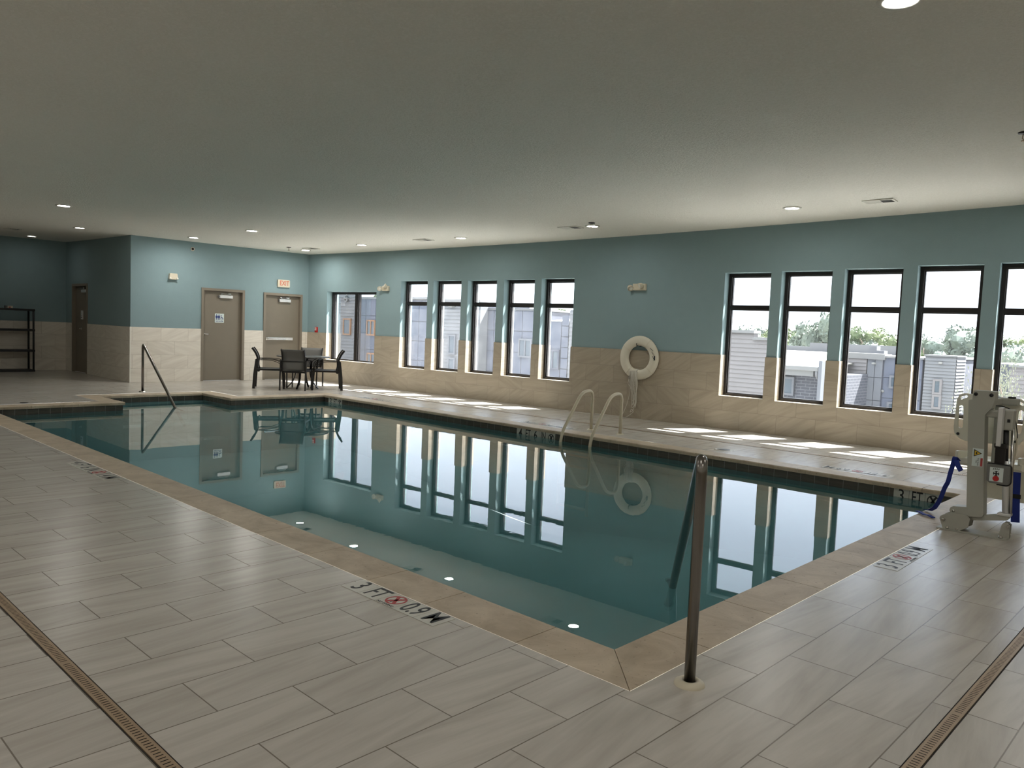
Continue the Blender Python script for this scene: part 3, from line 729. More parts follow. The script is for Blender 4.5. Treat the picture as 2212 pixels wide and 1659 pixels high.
# depth markers: thing > tiles, lettering
def nodive(parent, mat, r=.062, withtext=True, ringm=None):
    ringm = ringm or M['redink']
    s_ = MB().prism(circ(r), 0, .0008, [circ(r * .82)], 'xy', mat)
    for a in (.95, -.95): s_.prism([(-.01 * r / .062, -r * .9), (.01 * r / .062, -r * .9), (.01 * r / .062, r * .9), (-.01 * r / .062, r * .9)], 0, .0007, (), 'xy', mat @ Matrix.Rotation(a * .62, 4, 'Z'))
    o = s_.build('prohibition_symbol', ringm, parent)
    d = MB(); d.prism(circ(r * .1, 10, r * .12, r * .42), 0, .0006, (), 'xy', mat)
    d.prism([(-.5 * r, -.35 * r), (-.36 * r, -.42 * r), (.0, .02 * r), (.3 * r, .02 * r), (.28 * r, .14 * r), (-.02 * r, .2 * r)], 0, .0006, (), 'xy', mat)
    d.prism([(-.15 * r, -.62 * r), (-.02 * r, -.62 * r), (.05 * r, .1 * r), (-.1 * r, .1 * r)], 0, .0006, (), 'xy', mat)
    d.build('diver_figure', M['ink'], parent)
def marker(label, loc, rz, tiles, tw=.158, wear=None, plate=None):
    r = thing('depth_marker', label, 'depth marker', loc, rz); n = sum(t[1] for t in tiles); x = -n * tw / 2
    for t, k in tiles:
        w = k * tw
        MB().box((x + .0012, -tw / 2 + .001, .0003), (x + w - .0012, tw / 2 - .001, .0022), .0006, seg=1).build('marker_tile', plate or M['marker'], r)
        c = x + w / 2
        if t == '@':
            nodive(r, T(c, .012, .0023)); text('NO DIVING', .026, M['ink'], r, 'small_lettering', T(c, -.065, .0026) @ Matrix.Identity(4), 1.0, .0004, .0003)
        elif t: text(t, .192, M['ink'], r, 'lettering', T(c, .002, .0026), .62 if len(t) > 1 else .72, .0012, .0004)
        x += w
    return r
marker('depth marker reading 3 FT 0.9M set in the deck by the near pool edge', (-1.168, -.407, 0), 0, [('3', 1), ('FT', 1), ('@', 1), ('0.9', 1.1), ('M', 1)])
marker('depth marker reading 4 FT 6 IN 1.4M set in the deck at far left', (-5.83, -.415, 0), -.008, [('4', .8), ('FT', 1), ('6', .9), ('IN', 1), ('@', 1), ('1.4', 1), ('M', 1)])
marker('depth marker reading 3 FT 0.9M set in the deck right of the pool', (.409, 2.895, 0), PI / 2 + .012, [('3', 1), ('FT', 1), ('@', 1), ('0.9', 1.1), ('M', 1)])
marker('upside-down 3 FT 0.9M depth marker on the window-side deck near the lift', (-1.2, 6.42, 0), PI, [('3', 1), ('FT', 1), ('@', 1), ('0.9', 1.1), ('M', 1)])
marker('upside-down 4 FT 6 IN depth marker on the window-side deck left of the ladder', (-6.0, 6.40, 0), PI, [('4', .8), ('FT', 1), ('6', .9), ('IN', 1), ('@', 1), ('1.4', 1), ('M', 1)])
marker('upside-down depth marker reading 3 FT on the window-side deck near the table', (-10.6, 6.38, 0), PI, [('3', 1), ('FT', 1), ('@', 1), ('0.9', 1.1), ('M', 1)])
def wallmarker(label, x0, tiles, tw=.158):
    r = thing('waterline_depth_tiles', label, 'depth marker', (x0, W + .0275, -.0462), 0); x = 0
    for t in tiles:
        MB().box((x + .0015, -.004, -.153), (x + tw - .0015, 0, 0), .0008, seg=1).build('marker_tile', M['marker'], r)
        c = x + tw / 2
        if t == '@': nodive(r, T(c, -.0042, -.0765) @ FACE, .06, ringm=M['ink'])
        else: text(t, .190, M['ink'], r, 'lettering', T(c, -.0046, -.0765) @ FACE, .56 if len(t) > 1 else .78, .0012, .0004)
        x += tw
wallmarker('waterline tiles reading 3 FT under the coping at the right end near the lift', -.642, ['3', 'FT', '@'])
wallmarker('waterline tiles reading 4 FT 6 IN under the coping left of the ladder', -6.29, ['4', 'FT', '6', 'IN', '@'], .160)
wallmarker('waterline tiles reading 3 FT under the coping below the patio table', -11.63, ['3', 'FT', '@'], .163)

# handrails
def handrail(label, base, top, water, flm):
    r = thing('pool_handrail', label, 'handrail', base)
    b = Vector((0, 0, 0)); w = Vector(water) - Vector(base); hd = Vector((w.x, w.y, 0)); ln = hd.length; hd.normalize()
    slope = (w.z - top) / (ln - .03)
    end = w + Vector((hd.x, hd.y, slope)) * .40
    pts = bend([(0, 0, .0), (0, 0, top - .02), Vector((hd.x * .03, hd.y * .03, top + .02)), w, end], .085, 7)
    MB().tube(pts, .0245, 16).build('rail', M['rail'], r)
    MB().lathe([(.027, .006), (.03, .02), (.045, .022), (.064, .010), (.067, 0)], 28).build('base_flange', flm, r)
    MB().lathe([(.0255, 0), (.034, 0), (.034, .09), (.0255, .09)], 18, T(*(w + Vector((hd.x, hd.y, slope)) * .36)) @ Vector((hd.x, hd.y, slope)).to_track_quat('Z', 'Y').to_matrix().to_4x4()).build('anchor_sleeve', M['chrome'], r)
handrail('tall bent steel handrail at the near corner, on a white flange', (.449, -.063, 0), .965, (-.533, 1.376, ZW), M['offwhite'])
handrail('distant bent steel handrail at the stair bay by the end wall', (-13.521, 2.989, 0), .90, (-11.844, 2.91, ZW), M['steel'])

# ladder
la = thing('pool_ladder', 'cream tubular pool ladder with two looped rails on the window side', 'ladder', (-5.0, 6.5, 0))
for x in (-.275, .275):
    q = [(x, .06, 0), (x, .065, .62), (x, -.20, .60), (x, -.62, .03), (x, -.665, -.13), (x, -.665, -1.15)]
    rl = MB().tube(bend(q, .16, 8), .0235, 14).build('ladder_rail', M['ladder'], la)
    MB().lathe([(.026, .012), (.05, .012), (.062, 0)], 24, T(x, .06, 0)).build('base_flange', M['ladder'], rl)
for z in (-.45, -.75, -1.05):
    MB().box((-.255, -.72, z - .02), (.255, -.61, z), .006).build('tread', M['offwhite'], la)

# ------------------------------------------------------------------ patio set
def make_chair():
    r = thing('patio_chair', '', 'chair', (0, 0, 0), 0, 'patio chairs round the table')
    for s_ in (-1, 1):
        x = s_ * .27
        MB().tube([(x, -.33, 0), (x, -.315, .3), (x, -.275, .635)], 1, flat=(.012, .027), up=(1, 0, 0)).build('leg', M['black'], r)
        MB().tube([(x, .30, 0), (x, .285, .25), (x, .268, .45)], 1, flat=(.011, .022), up=(1, 0, 0)).build('leg', M['black'], r)
        MB().tube(bend([(x, -.285, .64), (x, .06, .648), (x, .25, .62), (x, .268, .44)], .16, 8), 1, flat=(.018, .007), up=(1, 0, 0)).tube(bend([(x - s_ * .012, -.20, .625), (x - s_ * .012, .04, .625), (x - s_ * .012, .21, .56), (x - s_ * .012, .262, .44)], .14, 8), 1, flat=(.010, .006), up=(1, 0, 0)).build('armrest', M['black'], r)
    bp = [(-.22, .37), (-.262, .46), (-.268, .56), (-.25, .66), (-.30, .78), (-.375, .88)]
    bp = [tuple(p) for p in [(v.x, v.y) for v in bend([(a, b, 0) for a, b in bp], .1, 4)]]
    mb = MB()
    for s_ in (-1, 1): mb.tube([(s_ * .243, a, b) for a, b in bp], 1, flat=(.010, .020), up=(1, 0, 0))
    mb.tube([(-.245, bp[0][0], .385), (.245, bp[0][0], .385)], .012, 8); mb.tube([(-.27, -.285, .625), (.27, -.285, .625)], .008, 8)
    mb.build('back_frame', M['black'], r)
    mb = MB(); bq = bp[2:]
    mb.add([(x, a - .012 * (1 - (x / .235) ** 2), b) for a, b in bq for x in (-.235, -.12, 0, .12, .235)], [(i * 5 + j, i * 5 + j + 1, (i + 1) * 5 + j + 1, (i + 1) * 5 + j) for i in range(len(bq) - 1) for j in range(4)], True)
    o = mb.build('backrest', M['sling'], r); so = o.modifiers.new('s', 'SOLIDIFY'); so.thickness = .006
    mb = MB()
    for s_ in (-1, 1): mb.box((s_ * .258 - .012, -.30, .395), (s_ * .258 + .012, .29, .435), .004)
    mb.box((-.25, .262, .39), (.25, .285, .42), .003); mb.box((-.25, -.235, .385), (.25, -.21, .41), .003); mb.build('seat_frame', M['black'], r)
    mb = MB(); ys = [-.22, -.1, .02, .14, .285]
    mb.add([(x, y, .428 - .018 * (1 - (x / .245) ** 2)) for y in ys for x in (-.245, -.12, 0, .12, .245)], [(i * 5 + j, i * 5 + j + 1, (i + 1) * 5 + j + 1, (i + 1) * 5 + j) for i in range(4) for j in range(4)], True)
    o = mb.build('seat', M['sling'], r); so = o.modifiers.new('s', 'SOLIDIFY'); so.thickness = .006
    return r
ch = make_chair()
TC = Vector((-13.24, 6.34, 0))
spots = [((-13.81, 5.482), (.53, .85), 'black patio chair at the left of the round table, seen in profile'), ((-12.83, 5.84), (-.72, .69), 'black patio chair nearest the pool, its grey back to the photographer'),
         ((-12.70, 6.975), (-.50, -.866), 'black patio chair at the right of the round table, in front of the wide window'), ((-13.85, 6.93), (.70, -.71), 'black patio chair mostly hidden behind the round table and front chair')]
for i, ((x, y), f, lb) in enumerate(spots):
    c_ = ch if i == 0 else copy_tree(ch)
    f = Vector((*f, 0)).normalized(); p = Vector((x, y, 0)) + f * .33
    c_.location = p; c_.rotation_euler.z = math.atan2(-f.x, f.y); c_['label'] = lb
tb = thing('round_table', 'round dark patio table with curved legs, ringed by four chairs', 'table', TC, math.radians(38))
MB().lathe([(0, .70), (.56, .70), (.585, .708), (.585, .72), (.575, .728), (0, .728)], 48).build('table_top', M['slate'], tb)
for k in range(4):
    a = k * PI / 2; u = Vector((math.cos(a), math.sin(a), 0))
    pts = [u * r_ + Vector((0, 0, z)) for r_, z in ((.42, .69), (.30, .68), (.19, .60), (.155, .45), (.17, .28), (.25, .12), (.36, .01))]
    MB().tube(bend(pts, .1, 4), 1, flat=(.02, .008), up=tuple(u.cross(Vector((0, 0, 1))))).build('leg', M['black'], tb)
mb = MB().tube([(.165 * math.cos(2 * PI * k / 24), .165 * math.sin(2 * PI * k / 24), .38) for k in range(24)], .008, 8, closed=True)
mb.tube([(.36 * math.cos(2 * PI * k / 32), .36 * math.sin(2 * PI * k / 32), .69) for k in range(32)], .009, 8, closed=True); mb.build('brace_ring', M['black'], tb)

# ------------------------------------------------------------------ shelving unit
sh = thing('shelving_unit', 'black plastic four-tier shelving unit at the left edge of the photo', 'shelf', (-19.68, 2.26, 0))
for z in (0.0, .485, .985, 1.475):
    mb = MB().box((-.23, -.46, z), (.23, .46, z + .05), .006); s_ = mb.build('shelf_board', M['blackp'], sh)
for x in (-.205, .205):
    for y in (-.43, .43):
        MB().tube([(x, y, .045), (x, y, 1.48)], .023, 12).build('post', M['blackp'], sh)
bx = thing('small_box', 'small two-tone box on top of the black shelving unit', 'box', (-19.6, 2.2, 1.5252))
MB().box((-.05, -.08, 0), (.05, .075, .055), .003).build('carton', M['offwhite'], bx)
MB().box((-.051, -.082, .004), (.051, -.035, .06), .002).build('dark_end', M['grey'], bx); MB().box((.0502, -.01, .01), (.0515, .03, .035)).build('label_patch', M['redink'], bx)

# ------------------------------------------------------------------ pool lift
PL = (.53, 4.16, 0)
pl = thing('pool_lift', 'off-white accessibility pool lift with blue belts at the right pool end', 'pool lift', PL)
def LM(): return MB()
dx, dy = -PL[0], -PL[1]
def P2(lst): return [(a + dx, b) for a, b in lst]
bp_ = MB().prism([(a + dx, b + dy) for a, b in ((.292, 4.075), (.775, 4.078), (.79, 4.09), (.79, 4.235), (.775, 4.25), (.292, 4.25))], .001, .013, (), 'xy').build('base_plate', M['liftw'], pl)
for x in (.37, .44, .75):
    MB().lathe([(0, .013), (.016, .013), (.016, .026), (.010, .03), (0, .03)], 6, T(x + dx, 4.095 + dy, 0)).build('anchor_bolt', M['steel'], bp_)
colm = MB().prism(P2([(.478, 1.155), (.485, 1.165), (.622, 1.165), (.630, 1.155), (.631, 1.09), (.613, 1.03), (.571, .975), (.595, .55), (.618, .17), (.612, .155), (.595, .148), (.52, .14), (.42, .13), (.385, .145), (.373, .165), (.380, .19), (.40, .203), (.495, .213), (.471, .65), (.448, 1.078), (.455, 1.086), (.474, 1.09)]), 4.10 + dy, 4.215 + dy).build('mast', M['liftw'], pl)
for x in (.497, .607): MB().lathe([(0, 0), (.014, 0), (.014, .006), (0, .006)], 20, T(x + dx, 4.10 + dy, 1.135) @ RX).build('cap_plug', M['blackp'], colm)
MB().lathe([(0, 0), (.011, 0), (.011, .008), (0, .008)], 6, T(.405 + dx, 4.10 + dy, .165) @ RX).build('bolt', M['steel'], colm)
for y in (4.088, 4.215):
    b_ = MB().prism(P2([(.318, .06), (.308, .085), (.312, .105), (.33, .12), (.39, .15), (.50, .15), (.53, .12), (.52, .05), (.46, .013), (.335, .013)]), y + dy, y + .012 + dy).build('pivot_bracket', M['liftw'], pl)
    MB().lathe([(0, 0), (.015, 0), (.015, .008), (.008, .012), (0, .012)], 8, T(.338 + dx, y + dy, .082) @ RX).build('pivot_bolt', M['steel'], b_)
MB().prism(P2([(.40, .095), (.42, .05), (.52, .105), (.775, .152), (.79, .17), (.783, .198), (.765, .203), (.62, .165), (.50, .15)]), 4.13 + dy, 4.185 + dy).build('lower_arm', M['liftw'], pl)
for y in (4.125, 4.185):
    MB().prism(P2([(.728, .012), (.80, .014), (.80, .115), (.785, .135), (.76, .135), (.745, .115)]), y + dy, y + .01 + dy).build('clevis', M['liftw'], pl)
MB().tube([(.79 + dx, 4.11 + dy, .11), (.79 + dx, 4.21 + dy, .11)], .010, 10).build('clevis_pin', M['steel'], pl)
act = MB().tube([(.758 + dx, 4.16 + dy, .19), (.728 + dx, 4.16 + dy, .62)], .024, 14).build('actuator_tube', M['alu'], pl)
MB().tube([(.728 + dx, 4.16 + dy, .60), (.715 + dx, 4.16 + dy, .88)], .020, 14).build('actuator_sleeve', M['blackp'], act)
MB().tube([(.79 + dx, 4.17 + dy, .19), (.758 + dx, 4.17 + dy, .88)], .012, 10).build('guide_rod', M['steel'], act)
MB().box((.738 + dx - .03, 4.12 + dy, .185), (.80 + dx, 4.20 + dy, .205), .004).build('actuator_collar', M['alu'], act)
mo = MB().box((.655 + dx, 4.12 + dy, .865), (.765 + dx, 4.225 + dy, 1.03), .012).box((.56 + dx, 4.13 + dy, .955), (.67 + dx, 4.20 + dy, 1.015), .012).build('motor_housing', M['liftw'], pl)
MB().box((.725 + dx, 4.117 + dy, .93), (.745 + dx, 4.121 + dy, .955)).build('motor_label', M['blackp'], mo)
MB().box((.672 + dx, 4.05 + dy, .74), (.706 + dx, 4.115 + dy, 1.045), .004).build('front_channel', M['alu'], mo)
bt = MB().box((.668 + dx, 4.075 + dy, .57), (.735 + dx, 4.115 + dy, .76), .004).box((.66 + dx, 4.07 + dy, .725), (.745 + dx, 4.118 + dy, .76), .004).build('battery_pack', M['bronze'], pl)
cb = MB().prism(P2([(.627, .598), (.786, .594), (.786, .46), (.772, .445), (.655, .448), (.632, .465)]), 4.035 + dy, 4.085 + dy).build('control_box', M['grey'], pl)
MB().box((.652 + dx, 4.0335 + dy, .463), (.745 + dx, 4.0355 + dy, .574)).build('control_panel', M['signw'], cb)
CFR = lambda x, z: T(x + dx, 4.0335 + dy, z) @ FACE
MB().prism(circ(.021, 24), 0, .0012, [circ(.006, 8, .010, .010), circ(.006, 8, -.010, .010), circ(.006, 8, .010, -.010), circ(.006, 8, -.010, -.010)], 'xy', CFR(.697, .527)).build('direction_pad', M['ink'], cb)
MB().prism(circ(.0215, 24), 0, .005, (), 'xy', CFR(.697, .488)).build('stop_button', M['red'], cb)
mb = MB()
for k in range(4): mb.prism([(-.004, -.006), (.001, -.006), (.007, .006), (.002, .006)], 0, .001, (), 'xy', CFR(.676 + k * .012, .562))
mb.build('panel_icons', M['ink'], cb)
MB().tube(bend([(.63 + dx, 4.06 + dy, .60), (.792 + dx, 4.06 + dy, .60), (.797 + dx, 4.06 + dy, .46), (.775 + dx, 4.06 + dy, .437), (.70 + dx, 4.06 + dy, .438)], .02, 4), .005, 8).build('box_gasket', M['blackp'], cb)
MB().tube(strand([(.60 + dx, 4.20 + dy, 1.05), (.664 + dx, 4.25 + dy, 1.045), (.719 + dx, 4.25 + dy, 1.026), (.756 + dx, 4.25 + dy, .94), (.778 + dx, 4.25 + dy, .826), (.776 + dx, 4.25 + dy, .737)]), .0035, 8).build('cable', M['blackp'], pl)
MB().tube(strand([(.776 + dx, 4.25 + dy, .80), (.776 + dx, 4.25 + dy, .70), (.760 + dx, 4.25 + dy, .55), (.745 + dx, 4.25 + dy, .40), (.729 + dx, 4.24 + dy, .25)]), .008, 8).build('cable_sheath', M['offwhite'], pl)
# warning sticker on the mast
st = MB().box((.507 + dx, 4.0988 + dy, .555), (.585 + dx, 4.0999 + dy, .70)).build('warning_label', M['signw'], colm)
SF = lambda x, z: T(x + dx, 4.0986 + dy, z) @ FACE
MB().prism([(-.028, -.03), (.030, 0), (-.028, .03)], 0, .0006, (), 'xy', SF(.545, .662)).build('triangle_border', M['ink'], st)
MB().prism([(-.022, -.021), (.019, 0), (-.022, .021)], 0, .001, (), 'xy', SF(.545, .662)).build('warning_triangle', M['yellow'], st)
MB().prism([(-.014, -.009), (-.004, -.009), (-.004, .009), (-.014, .009)], 0, .0014, (), 'xy', SF(.545, .662)).build('hand_icon', M['ink'], st)
MB().box((.567 + dx, 4.0982 + dy, .558), (.583 + dx, 4.0988 + dy, .625)).build('danger_strip', M['redink'], st)
text('Keep Hands\nClear', .0125, M['ink'], st, 'lettering', SF(.545, .593) @ Matrix.Rotation(-PI / 2, 4, 'Z'), 1, .0002, .0003)
# seat hanging behind the mast
arm = MB().box((.54 + dx, 4.20 + dy, 1.04), (.60 + dx, 4.56 + dy, 1.10), .012).box((.54 + dx, 4.50 + dy, 1.04), (.72 + dx, 4.56 + dy, 1.10), .012).build('support_arm', M['liftw'], pl)
MB().lathe([(0, 0), (.03, 0), (.028, .012), (0, .014)], 20, T(.665 + dx, 4.53 + dy, 1.10)).build('arm_cap', M['blackp'], arm)
MB().box((.545 + dx, 4.54 + dy, .50), (.60 + dx, 4.585 + dy, 1.06), .01).build('seat_post', M['liftw'], arm)
outer = P2([(.33, .70), (.68, .70), (.73, .715), (.758, .76), (.772, 1.01), (.76, 1.065), (.715, 1.095), (.30, 1.11), (.262, 1.095), (.246, 1.05), (.236, .80), (.25, .75), (.29, .715)])
hol = [slotp(.285 + dx, .905, .021, .10, .04), slotp(.297 + dx, 1.075, .034, .012, .45), slotp(.725 + dx, .905, .021, .10, -.04), slotp(.712 + dx, 1.062, .034, .012, -.45)]
bk_ = MB().prism(outer, 4.575 + dy, 4.605 + dy, hol).build('seat_back', M['seatw'], pl)
for x, z in ((.275, .755), (.71, .74), (.43, .74), (.60, .735)): MB().lathe([(0, 0), (.012, 0), (.012, .006), (0, .006)], 14, T(x + dx, 4.575 + dy, z) @ RX).build('back_bolt', M['blackp'], bk_)
MB().prism([(4.60, .50), (4.60, .545), (4.66, .52), (5.0, .515), (5.08, .53), (5.10, .50), (5.0, .475), (4.66, .475)], .25 + dx, .76 + dx, (), 'yz', T(0, dy, 0)).build('seat_pan', M['seatw'], pl)
mb = MB()
for x in (.26, .73): mb.prism([(4.60, .54), (4.60, .60), (4.66, .60), (5.06, .56), (5.08, .53), (4.66, .515)], x + dx, x + .02 + dx, (), 'yz', T(0, dy, 0))
mb.build('seat_side', M['seatw'], pl)
MB().prism([(5.07, .50), (5.10, .52), (5.24, .16), (5.30, .14), (5.29, .12), (5.21, .13)], .30 + dx, .72 + dx, (), 'yz', T(0, dy, 0)).build('leg_rest', M['seatw'], pl)
mb = MB(); mb.tube([(.74 + dx, 4.62 + dy, .52), (.80 + dx, 4.72 + dy, .50), (.83 + dx, 4.80 + dy, .30), (.84 + dx, 4.84 + dy, .22)], 1, flat=(.03, .01)); mb.build('side_guard', M['seatw'], pl)
def belt(pts, w, name='belt'):
    pts = [Vector((a + dx, b + dy, c)) for a, b, c in pts]
    return MB().tube(strand(pts), 1, flat=(w / 2, .0028), up=(1, .15, 0))
sb = belt([(.30, 4.56, .52), (.285, 4.50, .56), (.272, 4.50, .48), (.259, 4.5, .413), (.247, 4.5, .333), (.216, 4.53, .272), (.191, 4.55, .188), (.16, 4.6, .126), (.12, 4.64, .06), (.07, 4.69, .022), (.017, 4.73, .012)], .036).build('safety_belt', M['strap'], pl)
belt([(.30, 4.49, .53), (.32, 4.47, .49), (.35, 4.46, .45)], .04).build('belt_end', M['strap'], sb)
MB().tube(strand([(-.012 + dx, 4.605 + dy, .012), (.03 + dx, 4.56 + dy, .016), (.077 + dx, 4.505 + dy, .012), (.12 + dx, 4.48 + dy, .018), (.168 + dx, 4.455 + dy, .008)]), 1, flat=(.004, .017), up=(0, 0, 1)).build('belt_tail', M['strap'], sb)
s2 = MB().tube([(.764 + dx, 4.40 + dy, .509), (.772 + dx, 4.40 + dy, .30), (.785 + dx, 4.40 + dy, .10)], 1, flat=(.031, .003), up=(1, .1, 0)).build('safety_belt', M['strap'], pl)
MB().box((.745 + dx, 4.39 + dy, .295), (.808 + dx, 4.41 + dy, .33), .004).build('belt_buckle', M['blackp'], s2)

# ------------------------------------------------------------------ outside
gr = MB(); gr.add([(-150, 9.6, -3.6), (60, 9.6, -3.6), (60, 160, -3.6), (-150, 160, -3.6)], [(0, 1, 2, 3)])
tag(gr.build('ground', M['ground'], recalc=False), 'pale pavement outside below the windows', 'ground', None, 'structure')
def sidingf(mb, x0, x1, y, z0, z1, lap=.16, side=False, y2=None):
    """lapped boards facing -y (or +x when side)"""
    n = int((z1 - z0) / lap) + 1
    for k in range(n):
        a = z0 + k * lap; b = min(a + lap, z1)
        if b - a < .01: continue
        if not side:
            mb.add([(x0, y - .03, a), (x1, y - .03, a), (x1, y, b), (x0, y, b)], [(0, 1, 2, 3)]); mb.add([(x0, y, a), (x1, y, a), (x1, y - .03, a), (x0, y - .03, a)], [(0, 1, 2, 3)])
        else:
            mb.add([(x1 + .03, y, a), (x1 + .03, y2, a), (x1, y2, b), (x1, y, b)], [(0, 1, 2, 3)]); mb.add([(x1, y, a), (x1, y2, a), (x1 + .03, y2, a), (x1 + .03, y, a)], [(0, 1, 2, 3)])
def panels(mb, x0, x1, y, z0, z1, pw, ph, gap=.03):
    nx = max(1, round((x1 - x0) / pw)); pw = (x1 - x0) / nx; z = z1
    while z > z0:
        zb = max(z0, z - ph)
        for i in range(nx): mb.box((x0 + i * pw + gap / 2, y - .03, zb + gap / 2), (x0 + (i + 1) * pw - gap / 2, y, z - gap / 2))
        z = zb
def farwin(par, x0, x1, y, z0, z1, fm, mull=True):
    f = MB(); w = .07; us = [x0, x0 + w, x1 - w, x1] + ([(x0 + x1) / 2 - .03, (x0 + x1) / 2 + .03] if mull else [])
    cells(us, [z0, z0 + w, z1 - w, z1], lambda u, v: not (z0 + w < v < z1 - w and x0 + w < u < x1 - w and not (mull and abs(u - (x0 + x1) / 2) < .03)), lambda u, d, v: (u, d, v), y - .09, y, f)
    o = f.build('window', fm, par); MB().box((x0 + w * .5, y - .06, z0 + w * .5), (x1 - w * .5, y - .05, z1 - w * .5)).build('pane', M['glassd'], o)
G0 = -3.6
def bldg(label): return thing('building', label, 'building', (0, 0, 0))
b = bldg('pale lap-sided building wing with a large numeral 6, through the wide window')
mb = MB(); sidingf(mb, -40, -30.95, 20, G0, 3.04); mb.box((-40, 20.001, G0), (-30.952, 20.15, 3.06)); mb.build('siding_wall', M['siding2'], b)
MB().box((-34.5, 19.85, G0), (-32.62, 20.0, 3.0)).build('brick_pilaster', M['brickr'], b)
text('6', .56, M['parapet'], b, 'numeral', T(-31.64, 19.90, 2.72) @ FACE, 1.3, .010, .04)
farwin(b, -31.86, -31.2, 19.99, .88, 1.72, M['wood'], False)
def far(x, y): return 2.1286 + (x - 2.1286) * (y + 3.0122) / 23.0122
def farz(z, y): return 1.5031 + (z - 1.5031) * (y + 3.0122) / 23.0122
b = bldg('blue-grey panelled block with orange-framed windows, seen through the left windows')
B = 20.22
MB().box((far(-30.9, B), B, G0), (far(-24.3, B), 26, farz(2.66, B))).build('backing_wall', M['joint'], b)
mb = MB(); panels(mb, far(-31.6, B), far(-26.76, B), B, G0, farz(2.72, B), .82, .84); panels(mb, far(-26.6, B), far(-24.4, B), B, G0, farz(2.58, B), .74, .9); mb.build('wall_panels', M['panelb'], b)
MB().box((far(-26.78, B), B - .15, G0), (far(-26.6, B), B, farz(2.6, B))).build('brick_pilaster', M['brickr'], b)
farwin(b, far(-29.8, B), far(-29.12, B), B - .03, farz(.92, B), farz(1.68, B), M['wood']); farwin(b, far(-29.72, B), far(-29.04, B), B - .03, farz(-.75, B), farz(.07, B), M['wood'])
MB().box((far(-31, B), B - .05, farz(2.7, B)), (far(-24.3, B), 26, farz(2.8, B))).build('coping', M['parapet'], b)
b = bldg('white lap-sided tower with two stacked narrow windows, through the second tall window')
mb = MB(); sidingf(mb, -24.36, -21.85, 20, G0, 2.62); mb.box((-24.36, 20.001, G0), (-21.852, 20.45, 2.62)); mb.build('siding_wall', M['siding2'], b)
MB().box((-24.42, 19.92, 2.6), (-21.8, 20.5, 2.70)).build('coping', M['parapet'], b)
farwin(b, -23.74, -23.28, 19.99, .30, 1.17, M['panelw'], False); farwin(b, -23.72, -23.26, 19.99, -.72, .16, M['panelw'], False)
MB().box((-23.68, 19.8, 2.36), (-23.45, 20, 2.47), .02).build('wall_lamp', M['grey'], b)
b = bldg('pale grey panelled block with a square window, through the fourth and fifth tall windows')
B = 20.55
MB().box((far(-21.84, B), B, G0), (far(-16.85, B), 26, 1.9)).box((far(-21.84, B), B, 1.8), (far(-18.5, B), 26, 2.28)).build('backing_wall', M['joint'], b)
mb = MB(); panels(mb, far(-21.8, B), far(-18.55, B), B, G0, farz(2.30, B), .84, .88); panels(mb, far(-18.5, B), far(-17.3, B), B, G0, farz(1.88, B), .58, 1.6); panels(mb, far(-17.25, B), far(-16.9, B), B - .05, G0, farz(2.12, B), .4, .42); mb.build('wall_panels', M['panelb'], b)
farwin(b, far(-19.47, B), far(-18.75, B), B - .03, farz(.40, B), farz(1.15, B), M['panelw']); farwin(b, far(-17.97, B), far(-17.3, B), B - .03, farz(.02, B), farz(.79, B), M['joint'])
MB().box((far(-21.9, B), B - .1, 2.29), (far(-18.45, B), 26, 2.37)).build('coping', M['parapet'], b)
mb = MB(); sidingf(mb, -16.92, -16.3, 20.0, G0, 2.32); mb.box((-16.92, 20.01, G0), (-16.3, 24, 2.32)); mb.build('siding_wall', M['siding2'], b)
mb = MB(); mb.add([(far(-18.5, B), B - .05, 1.88), (far(-17.25, B), B - .05, 1.88), (far(-17.25, B), 26, 2.3), (far(-18.5, B), 26, 2.3)], [(0, 1, 2, 3)]); mb.build('roof', M['roofw'], b)
# right-hand side
b = bldg('pink-white lap-sided gable with a stepped top, through the first window right of the ring')
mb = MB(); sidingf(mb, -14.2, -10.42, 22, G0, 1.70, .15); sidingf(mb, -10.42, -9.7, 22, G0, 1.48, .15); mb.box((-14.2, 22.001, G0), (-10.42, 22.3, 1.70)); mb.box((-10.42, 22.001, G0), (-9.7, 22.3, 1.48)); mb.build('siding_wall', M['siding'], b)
MB().box((-14.3, 21.9, 1.70), (-10.38, 22.4, 1.80)).box((-10.42, 21.9, 1.48), (-9.66, 22.4, 1.57)).build('coping', M['parapet'], b)
b = bldg('low white-roofed building with gutter and dark brick wall, right of the stepped gable')
MB().box((-9.64, 22.3, G0), (-7.95, 36, .42)).build('brick_wall', M['brickm'], b)
mb = MB(); mb.add([(-9.64, 21.75, .70), (-7.98, 21.75, .70), (-9.6, 36, 1.02), (-16.6, 36, 1.02)], [(0, 1, 2, 3)]); mb.add([(-9.64, 21.75, .66), (-7.98, 21.75, .66), (-9.6, 36, .98), (-16.6, 36, .98)], [(3, 2, 1, 0)]); mb.build('roof', M['roofw'], b)
MB().box((-9.66, 21.65, .56), (-8.0, 21.78, .70), .02).box((-9.64, 21.78, .38), (-8.2, 22.3, .60)).build('gutter', M['parapet'], b)
MB().tube(bend([(-8.06, 21.72, .60), (-8.06, 21.72, .42), (-8.12, 22.2, .22), (-8.12, 22.22, G0)], .1), .055, 10).build('downspout', M['siding2'], b)
farwin(b, -9.6, -9.0, 22.28, -.32, .30, M['panelw'], False)
MB().box((-7.97, 21.6, G0), (-7.86, 22.3, .90)).build('end_pier', M['panelw'], b)
mb = MB(); mb.box((-16.7, 35.9, .9), (-14.35, 36.1, 1.24)); mb.box((-14.35, 35.9, .9), (-9.5, 36.1, 1.44)); mb.build('parapet', M['siding2'], b)
b = bldg('pale panelled building with a siding bay, wall lamp and chimney, left of the siding tower')
